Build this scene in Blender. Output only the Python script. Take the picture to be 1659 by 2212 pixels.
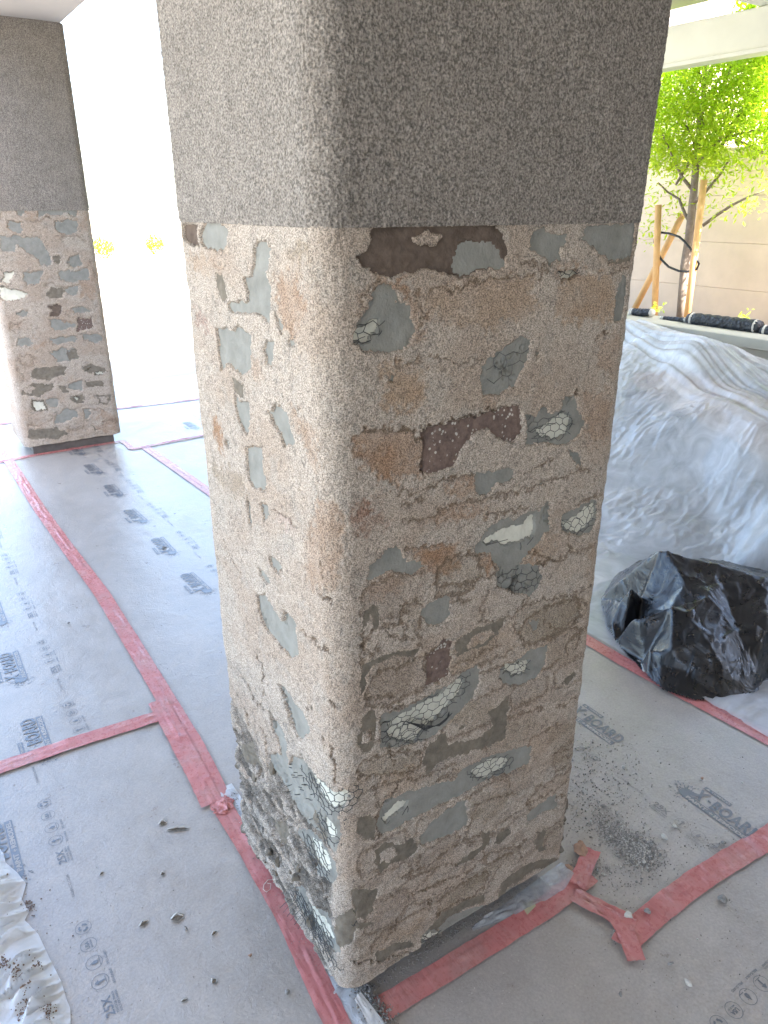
import bpy, math, random
import numpy as np
from mathutils import Vector, Matrix
for o in list(bpy.data.objects): bpy.data.objects.remove(o)
scene = bpy.context.scene
COL = scene.collection
R = math.radians
rnd = random.Random(7)
nrg = np.random.default_rng(11)

# ------------------------------------------------------------------ camera
FPX, PITCH, EYE = 1590.0, R(22.57), 1.6          # focal length in pixels of a 1659 x 2212 picture
SP, CP = math.sin(PITCH), math.cos(PITCH)
RIGHT = np.array([.834, -.552, 0.]); HEAD = np.array([.552, .834, 0.])
CAM = np.array([-.501, -.909, EYE])
cam = bpy.data.cameras.new('camera'); camo = bpy.data.objects.new('camera', cam); COL.objects.link(camo)
up = HEAD*SP + np.array([0, 0, CP]); back = -(HEAD*CP + np.array([0, 0, -SP]))
M = Matrix(((RIGHT[0], up[0], back[0], CAM[0]), (RIGHT[1], up[1], back[1], CAM[1]), (RIGHT[2], up[2], back[2], CAM[2]), (0, 0, 0, 1)))
camo.matrix_world = M
cam.sensor_fit = 'VERTICAL'; cam.sensor_height = 36.0; cam.lens = 36*FPX/2212
cam.clip_start = .05; cam.clip_end = 2000
scene.camera = camo

# ------------------------------------------------------------------ light
SUN_EL, SUN_DIR = 50.0, np.array([.10, -.995])      # sun stands high to the right of the camera, grazing the garden wall
world = bpy.data.worlds.new("World"); scene.world = world; world.use_nodes = True
wn = world.node_tree.nodes; wl = world.node_tree.links
sky = wn.new('ShaderNodeTexSky'); sky.sky_type = 'NISHITA'; sky.sun_disc = False
sky.sun_elevation = R(SUN_EL); sky.sun_rotation = math.atan2(SUN_DIR[0], SUN_DIR[1])
sky.air_density = 1.0; sky.dust_density = 2.4; sky.ozone_density = .4
bg = wn['Background']; bg.inputs['Strength'].default_value = .15
wl.new(sky.outputs[0], bg.inputs['Color'])
sl = bpy.data.lights.new('sun', 'SUN'); sl.energy = 5.0; sl.angle = R(.53); sl.color = (1, .95, .87)
so = bpy.data.objects.new('sun', sl); COL.objects.link(so)
sd = Vector((SUN_DIR[0]*math.cos(R(SUN_EL)), SUN_DIR[1]*math.cos(R(SUN_EL)), math.sin(R(SUN_EL))))
so.rotation_euler = sd.to_track_quat('Z', 'Y').to_euler(); so.location = (10, 2, 20)
scene.view_settings.view_transform = 'Standard'; scene.view_settings.look = 'None'
scene.view_settings.exposure = 3.2; scene.view_settings.gamma = 1.0
scene.view_settings.use_curve_mapping = False
scene.cycles.max_bounces = 8; scene.cycles.diffuse_bounces = 5; scene.cycles.transparent_max_bounces = 12
scene.cycles.use_denoising = True

# ------------------------------------------------------------------ helpers
def ray(X, Y):
    u = (X-829.5)/FPX; v = (Y-1106)/FPX
    d = RIGHT*u + HEAD*(CP-v*SP); d[2] = -(SP+v*CP)
    return d
def onp(X, Y, axis, c):
    d = ray(X, Y); t = (c-CAM[axis])/d[axis]
    return CAM + d*t
def FL(X, Y, z=0.0):
    p = onp(X, Y, 2, z); return (p[0], p[1])
class Crop:                       # maps a point read off an enlargement to the 1659 x 2212 picture
    def __init__(s, x0, y0, k): s.x0, s.y0, s.k = x0, y0, k
    def __call__(s, x, y): return (s.x0+s.k*x, s.y0+s.k*y)
R1 = Crop(677.7, 433.7, .4412); R2 = Crop(677.7, 975.9, .4412); R3 = Crop(677.7, 1518, .4412)
L1 = Crop(325.3, 433.7, .2778); L2 = Crop(379.5, 975.9, .2696); L3 = Crop(433.7, 1463.8, .3383)
FC = Crop(0, 406.6, .2820); LB = Crop(0, 1572, .4575); LT = Crop(0, 975.9, .3268)
RB = Crop(1192.7, 1463.8, .3384); GT = Crop(1301.2, 0, .3186); DN = Crop(1355.4, 623.5, .183)
BL = Crop(0, 1789, .1911); RM = Crop(1274, 650.6, .4166); DR = Crop(704.8, 1789, .3922)

def tag(o, label=None, cat=None, group=None, kind=None):
    if label: o['label'] = label
    if cat: o['category'] = cat
    if group: o['group'] = group
    if kind: o['kind'] = kind
    return o
def empty(name, loc=(0, 0, 0), **k):
    o = bpy.data.objects.new(name, None); COL.objects.link(o); o.location = loc; o.empty_display_size = .05
    return tag(o, **k)
def link(name, me, mat=None, parent=None, **k):
    o = bpy.data.objects.new(name, me); COL.objects.link(o)
    if mat is not None and not me.materials: me.materials.append(mat)
    if parent is not None:
        o.parent = parent
        o.matrix_parent_inverse = Matrix.Translation(-parent.location) if parent.parent is None else Matrix.Identity(4)
    return tag(o, **k)
def mesh_np(name, V, Q, col=None, smooth=True):
    me = bpy.data.meshes.new(name)
    V = np.asarray(V, np.float32); Q = np.asarray(Q, np.int32)
    n = Q.shape[1]
    me.vertices.add(len(V)); me.vertices.foreach_set('co', V.ravel())
    me.loops.add(Q.size); me.loops.foreach_set('vertex_index', Q.ravel())
    me.polygons.add(len(Q)); me.polygons.foreach_set('loop_start', np.arange(0, Q.size, n, dtype=np.int32))
    me.polygons.foreach_set('loop_total', np.full(len(Q), n, np.int32))
    me.polygons.foreach_set('use_smooth', np.full(len(Q), smooth))
    if col is not None:
        a = me.color_attributes.new('paint', 'FLOAT_COLOR', 'POINT')
        c = np.ones((len(V), 4), np.float32); c[:, :col.shape[1]] = col
        a.data.foreach_set('color', c.ravel())
    me.update(); me.validate()
    return me
def mesh_py(name, V, Fs, smooth=False):
    me = bpy.data.meshes.new(name); me.from_pydata([tuple(v) for v in V], [], Fs); me.update()
    if smooth: me.polygons.foreach_set('use_smooth', [True]*len(me.polygons))
    return me
def grid_quads(nr, nc):
    i = np.arange(nr*nc).reshape(nr, nc)
    return np.stack([i[:-1, :-1], i[:-1, 1:], i[1:, 1:], i[1:, :-1]], -1).reshape(-1, 4)
class MB:
    def __init__(s): s.v = []; s.f = []
    def box(s, x0, x1, y0, y1, z0, z1, bev=0.0):
        b = len(s.v)
        if bev <= 0:
            s.v += [(x, y, z) for z in (z0, z1) for x, y in ((x0, y0), (x1, y0), (x1, y1), (x0, y1))]
            s.f += [[b+i for i in q] for q in ((3, 2, 1, 0), (4, 5, 6, 7), (0, 1, 5, 4), (1, 2, 6, 5), (2, 3, 7, 6), (3, 0, 4, 7))]
        else:
            for z, e in ((z0, bev), (z0+bev, 0), (z1-bev, 0), (z1, bev)):
                for x, y in ((x0+e+bev, y0+e), (x1-e-bev, y0+e), (x1-e, y0+e+bev), (x1-e, y1-e-bev), (x1-e-bev, y1-e), (x0+e+bev, y1-e), (x0+e, y1-e-bev), (x0+e, y0+e+bev)):
                    s.v.append((x, y, z))
            for k in range(3):
                for i in range(8):
                    j = (i+1) % 8; s.f.append([b+k*8+i, b+k*8+j, b+k*8+8+j, b+k*8+8+i])
            s.f.append([b+i for i in range(7, -1, -1)]); s.f.append([b+24+i for i in range(8)])
        return s
    def tube(s, pts, rad, n=6, cap=True):
        pts = [Vector(p) for p in pts]; b = len(s.v); m = len(pts)
        rs = rad if isinstance(rad, (list, tuple)) else [rad]*m
        for i, p in enumerate(pts):
            t = (pts[min(i+1, m-1)]-pts[max(i-1, 0)]).normalized()
            a = t.cross(Vector((0, 0, 1)) if abs(t.z) < .9 else Vector((1, 0, 0))).normalized(); c = t.cross(a)
            for k in range(n):
                th = 2*math.pi*k/n; q = p+(a*math.cos(th)+c*math.sin(th))*rs[i]; s.v.append(tuple(q))
        for i in range(m-1):
            for k in range(n):
                l = (k+1) % n; s.f.append([b+i*n+k, b+i*n+l, b+(i+1)*n+l, b+(i+1)*n+k])
        if cap: s.f.append([b+k for k in range(n-1, -1, -1)]); s.f.append([b+(m-1)*n+k for k in range(n)])
        return s
    def build(s, name, mat, parent=None, smooth=False, **k):
        return link(name, mesh_py(name, s.v, s.f, smooth), mat, parent, **k)

_T = nrg.random((8, 256, 256))
def vn(u, v, seed=0):
    T = _T[seed % 8]; o = seed*37.17
    u = np.asarray(u)+o; v = np.asarray(v)+o*.61
    iu = np.floor(u).astype(int); iv = np.floor(v).astype(int); fu = u-iu; fv = v-iv
    fu = fu*fu*(3-2*fu); fv = fv*fv*(3-2*fv)
    a = T[iu & 255, iv & 255]; b = T[(iu+1) & 255, iv & 255]; c = T[iu & 255, (iv+1) & 255]; d = T[(iu+1) & 255, (iv+1) & 255]
    return (a*(1-fu)+b*fu)*(1-fv)+(c*(1-fu)+d*fu)*fv
def fbm(u, v, seed=0, n=3, g=.5):
    s = 0; a = 1; t = 0
    for k in range(n): s = s+a*vn(u*2**k, v*2**k, seed+k*3); t += a; a *= g
    return s/t
def sst(a, b, x):
    t = np.clip((np.asarray(x)-a)/(b-a), 0, 1); return t*t*(3-2*t)

# ------------------------------------------------------------------ materials
def mat(name, base=(.5, .5, .5), rough=.9, spec=.3):
    m = bpy.data.materials.new(name); m.use_nodes = True; b = m.node_tree.nodes['Principled BSDF']
    b.inputs['Base Color'].default_value = (*base, 1); b.inputs['Roughness'].default_value = rough
    b.inputs['Specular IOR Level'].default_value = spec
    return m
def nd(m, t, **k):
    n = m.node_tree.nodes.new(t)
    for a, v in k.items():
        if hasattr(n, a): setattr(n, a, v)
        else: n.inputs[a.replace('_', ' ')].default_value = v
    return n
def lk(m, a, b): m.node_tree.links.new(a, b)
def coords(m, scale=(1, 1, 1)):
    tc = nd(m, 'ShaderNodeTexCoord'); mp = nd(m, 'ShaderNodeMapping'); mp.inputs['Scale'].default_value = scale
    lk(m, tc.outputs['Object'], mp.inputs['Vector']); return mp.outputs[0]
def noise(m, vec, scale, detail=4, rough=.6, dist=0):
    n = nd(m, 'ShaderNodeTexNoise'); n.inputs['Scale'].default_value = scale; n.inputs['Detail'].default_value = detail
    n.inputs['Roughness'].default_value = rough; n.inputs['Distortion'].default_value = dist
    lk(m, vec, n.inputs['Vector']); return n.outputs['Fac']
def ramp(m, fac, stops):
    r = nd(m, 'ShaderNodeValToRGB'); e = r.color_ramp.elements
    while len(e) < len(stops): e.new(.5)
    for i, (p, c) in enumerate(stops): e[i].position = p; e[i].color = (*c, 1) if len(c) == 3 else c
    lk(m, fac, r.inputs[0]); return r.outputs[0]
def g3(v): return (v, v, v)
def mixc(m, a, b, fac, mode='MULTIPLY'):
    x = nd(m, 'ShaderNodeMix', data_type='RGBA', blend_type=mode)
    for s, i in ((fac, 0), (a, 6), (b, 7)):
        if isinstance(s, (int, float)): x.inputs[i].default_value = s
        elif isinstance(s, tuple): x.inputs[i].default_value = (*s, 1)
        else: lk(m, s, x.inputs[i])
    return x.outputs[2]
def bump(m, h, strength, dist, prev=None):
    b = nd(m, 'ShaderNodeBump'); b.inputs['Strength'].default_value = strength; b.inputs['Distance'].default_value = dist
    lk(m, h, b.inputs['Height'])
    if prev is not None: lk(m, prev, b.inputs['Normal'])
    return b.outputs[0]
def bsdf(m): return m.node_tree.nodes['Principled BSDF']
def simple(name, base, rough=.9, spec=.3, nscale=30, var=.25, bscale=120, bstr=.3, bdist=.002, attr=False):
    m = mat(name, base, rough, spec); v = coords(m)
    n = noise(m, v, nscale, 5)
    r = ramp(m, n, [(.25, g3(1-var)), (.75, g3(1+var*.6))])
    if attr:
        a = nd(m, 'ShaderNodeAttribute'); a.attribute_name = 'paint'; src = a.outputs['Color']
    else: src = base
    c = mixc(m, src, r, 1.0); lk(m, c, bsdf(m).inputs['Base Color'])
    if bstr: lk(m, bump(m, noise(m, v, bscale, 4), bstr, bdist), bsdf(m).inputs['Normal'])
    return m
def pitted(m, scale, lo, bs, bd):  # darkens the pits in the colour too, painting in the shade they hold
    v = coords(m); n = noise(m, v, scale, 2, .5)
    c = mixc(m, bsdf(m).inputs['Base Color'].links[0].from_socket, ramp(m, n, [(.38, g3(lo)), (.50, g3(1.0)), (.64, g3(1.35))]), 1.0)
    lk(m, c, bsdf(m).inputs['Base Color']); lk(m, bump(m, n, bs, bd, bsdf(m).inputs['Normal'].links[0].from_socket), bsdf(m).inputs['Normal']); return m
M_stucco = simple('scraped_stucco', (.5, .42, .36), 1, .1, 260, .20, 520, .5, .0012, attr=True)
M_upper = simple('dash_stucco', (.30, .27, .245), 1, .1, 200, .30, 420, .6, .0015, attr=True)
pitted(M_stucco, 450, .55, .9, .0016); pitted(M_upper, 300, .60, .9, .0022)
M_cement = simple('cement_scratch_coat', (.275, .272, .245), 1, .12, 28, .22, 210, .8, .0018)
M_foam = simple('foam_board', (.66, .65, .56), .9, .2, 25, .12, 160, .5, .0015)
M_brown = simple('brown_residue', (.15, .115, .092), 1, .1, 60, .35, 260, .7, .002)
M_scrape = simple('exposed_brown_coat', (.20, .175, .14), 1, .1, 45, .35, 260, .8, .002)
M_wire = mat('galvanised_wire', (.045, .045, .045), .55, .4); bsdf(M_wire).inputs['Metallic'].default_value = .2
def mk_mauve():
    m = mat('aggregate_mortar', (.16, .105, .09), 1, .1); v = coords(m)
    vo = nd(m, 'ShaderNodeTexVoronoi'); vo.inputs['Scale'].default_value = 120; lk(m, v, vo.inputs['Vector'])
    n = noise(m, v, 40, 3)
    a = ramp(m, vo.outputs['Distance'], [(.26, g3(1)), (.32, g3(0))])
    b = ramp(m, n, [(.50, g3(0)), (.56, g3(1))])
    k = mixc(m, a, b, 1.0)
    c = mixc(m, (.185, .135, .115), (.55, .52, .46), k, 'MIX')
    c = mixc(m, c, ramp(m, noise(m, v, 90, 4), [(.3, g3(.7)), (.7, g3(1.2))]), 1.0)
    lk(m, c, bsdf(m).inputs['Base Color']); lk(m, bump(m, noise(m, v, 220, 4), .6, .002), bsdf(m).inputs['Normal'])
    return m
M_mauve = mk_mauve()
def mk_paper():
    m = mat('builder_board', (.5, .45, .40), .42, .85); v = coords(m)
    n1 = noise(m, v, 1.7, 5, .65); n2 = noise(m, v, 9, 6, .7); n3 = noise(m, v, 160, 3)
    c = ramp(m, n1, [(.3, (.345, .312, .275)), (.55, (.395, .358, .318)), (.8, (.44, .405, .365))])
    c = mixc(m, c, ramp(m, n2, [(.3, g3(.88)), (.7, g3(1.06))]), 1.0)
    c = mixc(m, c, ramp(m, n3, [(.3, g3(.86)), (.7, g3(1.08))]), 1.0)
    c = mixc(m, c, (.26, .21, .17), ramp(m, noise(m, v, 4.5, 7, .75, .6), [(.56, g3(0)), (.74, g3(.38))]), 'MIX')
    lk(m, c, bsdf(m).inputs['Base Color'])
    lk(m, ramp(m, n2, [(.3, g3(.26)), (.75, g3(.42))]), bsdf(m).inputs['Roughness'])
    vw = coords(m, (1, .45, 1))
    b1 = bump(m, noise(m, vw, 3.2, 2, .4, .6), .55, .012)
    b2 = bump(m, noise(m, v, 22, 6, .7, .8), .55, .0035, b1)
    b3 = bump(m, noise(m, v, 170, 3, .6), .35, .0012, b2)
    lk(m, b3, bsdf(m).inputs['Normal']); bsdf(m).inputs['IOR'].default_value = 1.6
    return m
M_paper = mk_paper()
M_ink = mat('grey_print', (.135, .15, .17), .34, .85); bsdf(M_ink).inputs['IOR'].default_value = 1.6
M_ink2 = mat('faint_print', (.235, .225, .22), .40, .8)
M_inkpaper = mat('unprinted_gap', (.395, .358, .318), .40, .8)
def mk_tape():
    m = mat('red_masking_tape', (.48, .10, .105), .28, .5); v = coords(m)
    n = noise(m, v, 14, 5); n2 = noise(m, v, 90, 4)
    c = ramp(m, n, [(.3, (.46, .150, .142)), (.6, (.54, .205, .19)), (.8, (.58, .31, .28))])
    dust = ramp(m, noise(m, v, 5, 6, .7), [(.48, g3(0)), (.75, g3(.55))])
    c = mixc(m, c, (.42, .33, .29), dust, 'MIX')
    lk(m, c, bsdf(m).inputs['Base Color'])
    lk(m, ramp(m, n2, [(.3, g3(.2)), (.7, g3(.42))]), bsdf(m).inputs['Roughness'])
    b1 = bump(m, noise(m, coords(m, (6, .8, 1)), 9, 3, .5, .4), .5, .004)
    lk(m, bump(m, noise(m, v, 120, 3), .15, .001, b1), bsdf(m).inputs['Normal'])
    return m
M_tape = mk_tape()
def mk_film(name, tint, opac, rough=.22, bs=9, bd=.02, aniso=(1, 1, 1), bst=.8):
    m = bpy.data.materials.new(name); m.use_nodes = True; nt = m.node_tree; b = bsdf(m); out = nt.nodes['Material Output']
    b.inputs['Base Color'].default_value = (*tint, 1); b.inputs['Roughness'].default_value = rough; b.inputs['Specular IOR Level'].default_value = .7
    tr = nd(m, 'ShaderNodeBsdfTransparent'); tr.inputs[0].default_value = (.93, .95, .97, 1)
    tl = nd(m, 'ShaderNodeBsdfTranslucent'); tl.inputs[0].default_value = (*tint, 1)
    v = coords(m, aniso)
    n1 = noise(m, v, bs, 4, .6, 1.2); n2 = noise(m, v, bs*6, 4, .65, .8)
    bb = bump(m, n2, bst*.5, bd*.2, bump(m, n1, bst, bd)); lk(m, bb, b.inputs['Normal']); lk(m, bb, tl.inputs['Normal'])
    m1 = nd(m, 'ShaderNodeMixShader'); m1.inputs[0].default_value = .35; lk(m, b.outputs[0], m1.inputs[1]); lk(m, tl.outputs[0], m1.inputs[2])
    m2 = nd(m, 'ShaderNodeMixShader')
    lk(m, ramp(m, n1, [(.3, g3(max(0, opac-.14))), (.7, g3(min(1, opac+.14)))]), m2.inputs[0])
    lk(m, tr.outputs[0], m2.inputs[1]); lk(m, m1.outputs[0], m2.inputs[2]); lk(m, m2.outputs[0], out.inputs[0])
    return m
M_film = mk_film('clear_plastic_film', (.84, .86, .88), .58, .16, 6, .006, bst=.22)
M_flap = mk_film('milky_flap', (.70, .72, .74), .5, .2, 30, .004)
M_white_film = mk_film('white_plastic_film', (.78, .80, .82), .88, .28, 14, .012)
def mk_black():
    m = mat('black_plastic', (.008, .009, .011), .22, .6); v = coords(m)
    dust = ramp(m, noise(m, v, 7, 7, .75, .5), [(.60, g3(0)), (.82, g3(.3))])
    c = mixc(m, (.007, .008, .010), (.06, .065, .07), dust, 'MIX'); lk(m, c, bsdf(m).inputs['Base Color'])
    lk(m, ramp(m, noise(m, v, 30, 5), [(.3, g3(.2)), (.7, g3(.45))]), bsdf(m).inputs['Roughness'])
    lk(m, bump(m, noise(m, v, 60, 3, .5, 1), .25, .002, bump(m, noise(m, v, 9, 3, .5, 1.5), .5, .02)), bsdf(m).inputs['Normal'])
    return m
M_black = mk_black()
M_stone = simple('grey_chip', (.30, .285, .265), .95, .2, 60, .4, 200, .5, .001)
M_stone_l = simple('pale_chip', (.55, .53, .48), .95, .2, 60, .2, 200, .5, .001)
M_stone_t = simple('tan_flake', (.42, .27, .19), .95, .2, 60, .35, 200, .6, .002)
M_grit = simple('brown_grit', (.22, .15, .11), .95, .2, 200, .5, 0, 0)
M_plinth = simple('dusty_metal_plinth', (.17, .155, .14), .8, .3, 20, .25, 150, .3, .001)
M_wall = simple('garden_wall_render', (.60, .49, .40), .95, .15, 3, .14, 60, .25, .004)
M_white = simple('cream_painted_timber', (.66, .68, .58), .6, .3, 4, .06, 90, .15, .001)
M_stake = simple('lodgepole_stake', (.62, .38, .17), .8, .3, 12, .15, 60, .2, .002)
M_bark = simple('grey_bark', (.22, .18, .15), .9, .2, 30, .3, 80, .6, .004)
M_ground = simple('pale_gravel_yard', (.46, .43, .37), .95, .2, 1.5, .12, 40, .3, .01)
M_floor = simple('concrete_slab', (.30, .29, .27), .9, .2, 3, .15, 50, .2, .003)
M_house = simple('house_render', (.58, .53, .47), .95, .15, 2, .1, 90, .3, .003)
M_ceiling = simple('ceiling_render', (.50, .47, .44), .95, .15, 2, .1, 90, .3, .003)
M_ledge = simple('cast_ledge', (.42, .41, .34), .8, .3, 5, .08, 80, .2, .002)
M_rattan = mat('black_woven_rattan', (.025, .028, .035), .5, .4)
def _rat():
    m = M_rattan; vo = nd(m, 'ShaderNodeTexVoronoi'); vo.inputs['Scale'].default_value = 45; lk(m, coords(m), vo.inputs['Vector'])
    lk(m, bump(m, vo.outputs['Distance'], 1.0, .01), bsdf(m).inputs['Normal'])
_rat()
M_cushion = simple('brown_cushion', (.30, .18, .11), .95, .1, 12, .2, 200, .2, .002)
def mk_leaf():
    m = bpy.data.materials.new('leaf'); m.use_nodes = True; b = bsdf(m)
    a = nd(m, 'ShaderNodeAttribute'); a.attribute_name = 'paint'
    lk(m, a.outputs['Color'], b.inputs['Base Color']); b.inputs['Roughness'].default_value = .4
    tl = nd(m, 'ShaderNodeBsdfTranslucent'); c2 = mixc(m, a.outputs['Color'], (1.5, 1.6, .5), 1.0); lk(m, c2, tl.inputs[0])
    mx = nd(m, 'ShaderNodeMixShader'); mx.inputs[0].default_value = .5
    lk(m, b.outputs[0], mx.inputs[1]); lk(m, tl.outputs[0], mx.inputs[2]); lk(m, mx.outputs[0], m.node_tree.nodes['Material Output'].inputs[0])
    return m
M_leaf = mk_leaf()

# ------------------------------------------------------------------ the setting
MB().box(-900, 900, -900, 900, -.5, -.0135).build('ground', M_ground, kind='structure', label=None)
MB().box(-3.2, 4.35, -5.0, 6.4, -.05, -.004).build('patio_floor', M_floor, kind='structure')
Z0, ZJ, ZT = .07, 1.575, 2.61
RAD = .045

# house side: back wall, roof slab and beams

hw = MB().box(-9, 7.0, -5.3, -5.0, -.06, 2.94).build('house_wall', M_house); tag(hw, 'plain rendered house wall closing the covered patio behind the camera', 'wall')
rf = MB().box(.01, 4.95, -5.3, 5.06, 2.97, 3.15).box(-3.6, .007, -5.3, 2.0, 2.972, 3.15).build('patio_roof', M_ceiling); tag(rf, 'solid flat roof slab above the covered patio', 'roof')  # out of view; left part's outline shaped to steer light along the left face

# ------------------------------------------------------------------ column builder
def inpoly(P, q, z):
    x, y = P[:, 0], P[:, 1]; c = np.zeros(q.shape, bool); j = len(P)-1
    for i in range(len(P)):
        den = (y[j]-y[i]) or 1e-12
        c ^= ((y[i] > z) != (y[j] > z)) & (q < (x[j]-x[i])*(z-y[i])/den+x[i]); j = i
    return c
def segdist(P, q, z):
    best = np.full(q.shape, 1e9); 
    for (ax, ay), (bx, by) in zip(P[:-1], P[1:]):
        dx, dy = bx-ax, by-ay; L = dx*dx+dy*dy or 1e-12
        t = np.clip(((q-ax)*dx+(z-ay)*dy)/L, 0, 1)
        best = np.minimum(best, np.hypot(q-ax-t*dx, z-ay-t*dy))
    return best
class Col:
    """rounded square column; q runs round it: q<0 on the face x=X0, q>0 on the face y=Y0"""
    def __init__(s, X0, Y0, WX, WY): s.X0, s.Y0, s.WX, s.WY = X0, Y0, WX, WY
    taper = 0
    def k(s, z):      # the shaft is not quite plumb: a little fuller above, slimmer at the foot
        z = np.asarray(z, float)
        return 1+s.taper*.020*np.maximum(z-1.4, 0)/.5*(z < 2.1)+s.taper*.020*1.4*(z >= 2.1), 1+s.taper*(.022*np.clip(z-1.4, 0, .7)/.5-.036*np.maximum(1.4-z, 0)/1.3)
    def pos(s, q, h, z=None):
        if z is not None and s.taper:
            a, b = s.pos(q, h); kx, ky = s.k(z); kx = 1+s.taper*.020*np.clip(np.asarray(z)-1.4, 0, .7)/.5; return s.X0+(a-s.X0)*kx, s.Y0+(b-s.Y0)*ky
        r = RAD; q = np.asarray(q, float); X = np.empty_like(q); Y = np.empty_like(q); NX = np.empty_like(q); NY = np.empty_like(q)
        def arc(m, q0, cx, cy, a0):
            th = a0+(q[m]-q0+r)/(2*r)*(math.pi/2)
            NX[m] = np.cos(th); NY[m] = np.sin(th); X[m] = cx+r*NX[m]; Y[m] = cy+r*NY[m]
        W, D = s.WX, s.WY
        m = q < -D-r; X[m] = -(q[m]+D); Y[m] = D; NX[m] = 0; NY[m] = 1
        m = (q >= -D-r) & (q < -D+r); arc(m, -D, r, D-r, math.pi/2)
        m = (q >= -D+r) & (q < -r); X[m] = 0; Y[m] = -q[m]; NX[m] = -1; NY[m] = 0
        m = (q >= -r) & (q < r); arc(m, 0, r, r, math.pi)
        m = (q >= r) & (q < W-r); X[m] = q[m]; Y[m] = 0; NX[m] = 0; NY[m] = -1
        m = (q >= W-r) & (q < W+r); arc(m, W, W-r, r, 1.5*math.pi)
        m = q >= W+r; X[m] = W; Y[m] = q[m]-W; NX[m] = 1; NY[m] = 0
        return s.X0+X+NX*h, s.Y0+Y+NY*h
    def rq(s, p):     # picture point on the y=Y0 face -> (q, z)
        w = onp(p[0], p[1], 1, s.Y0); return ((w[0]-s.X0)/(1+s.taper*.020*min(max(w[2]-1.4, 0), .7)/.5), w[2])
    def lq(s, p):
        w = onp(p[0], p[1], 0, s.X0); return (-(w[1]-s.Y0)/float(s.k(w[2])[1]), w[2])

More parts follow.
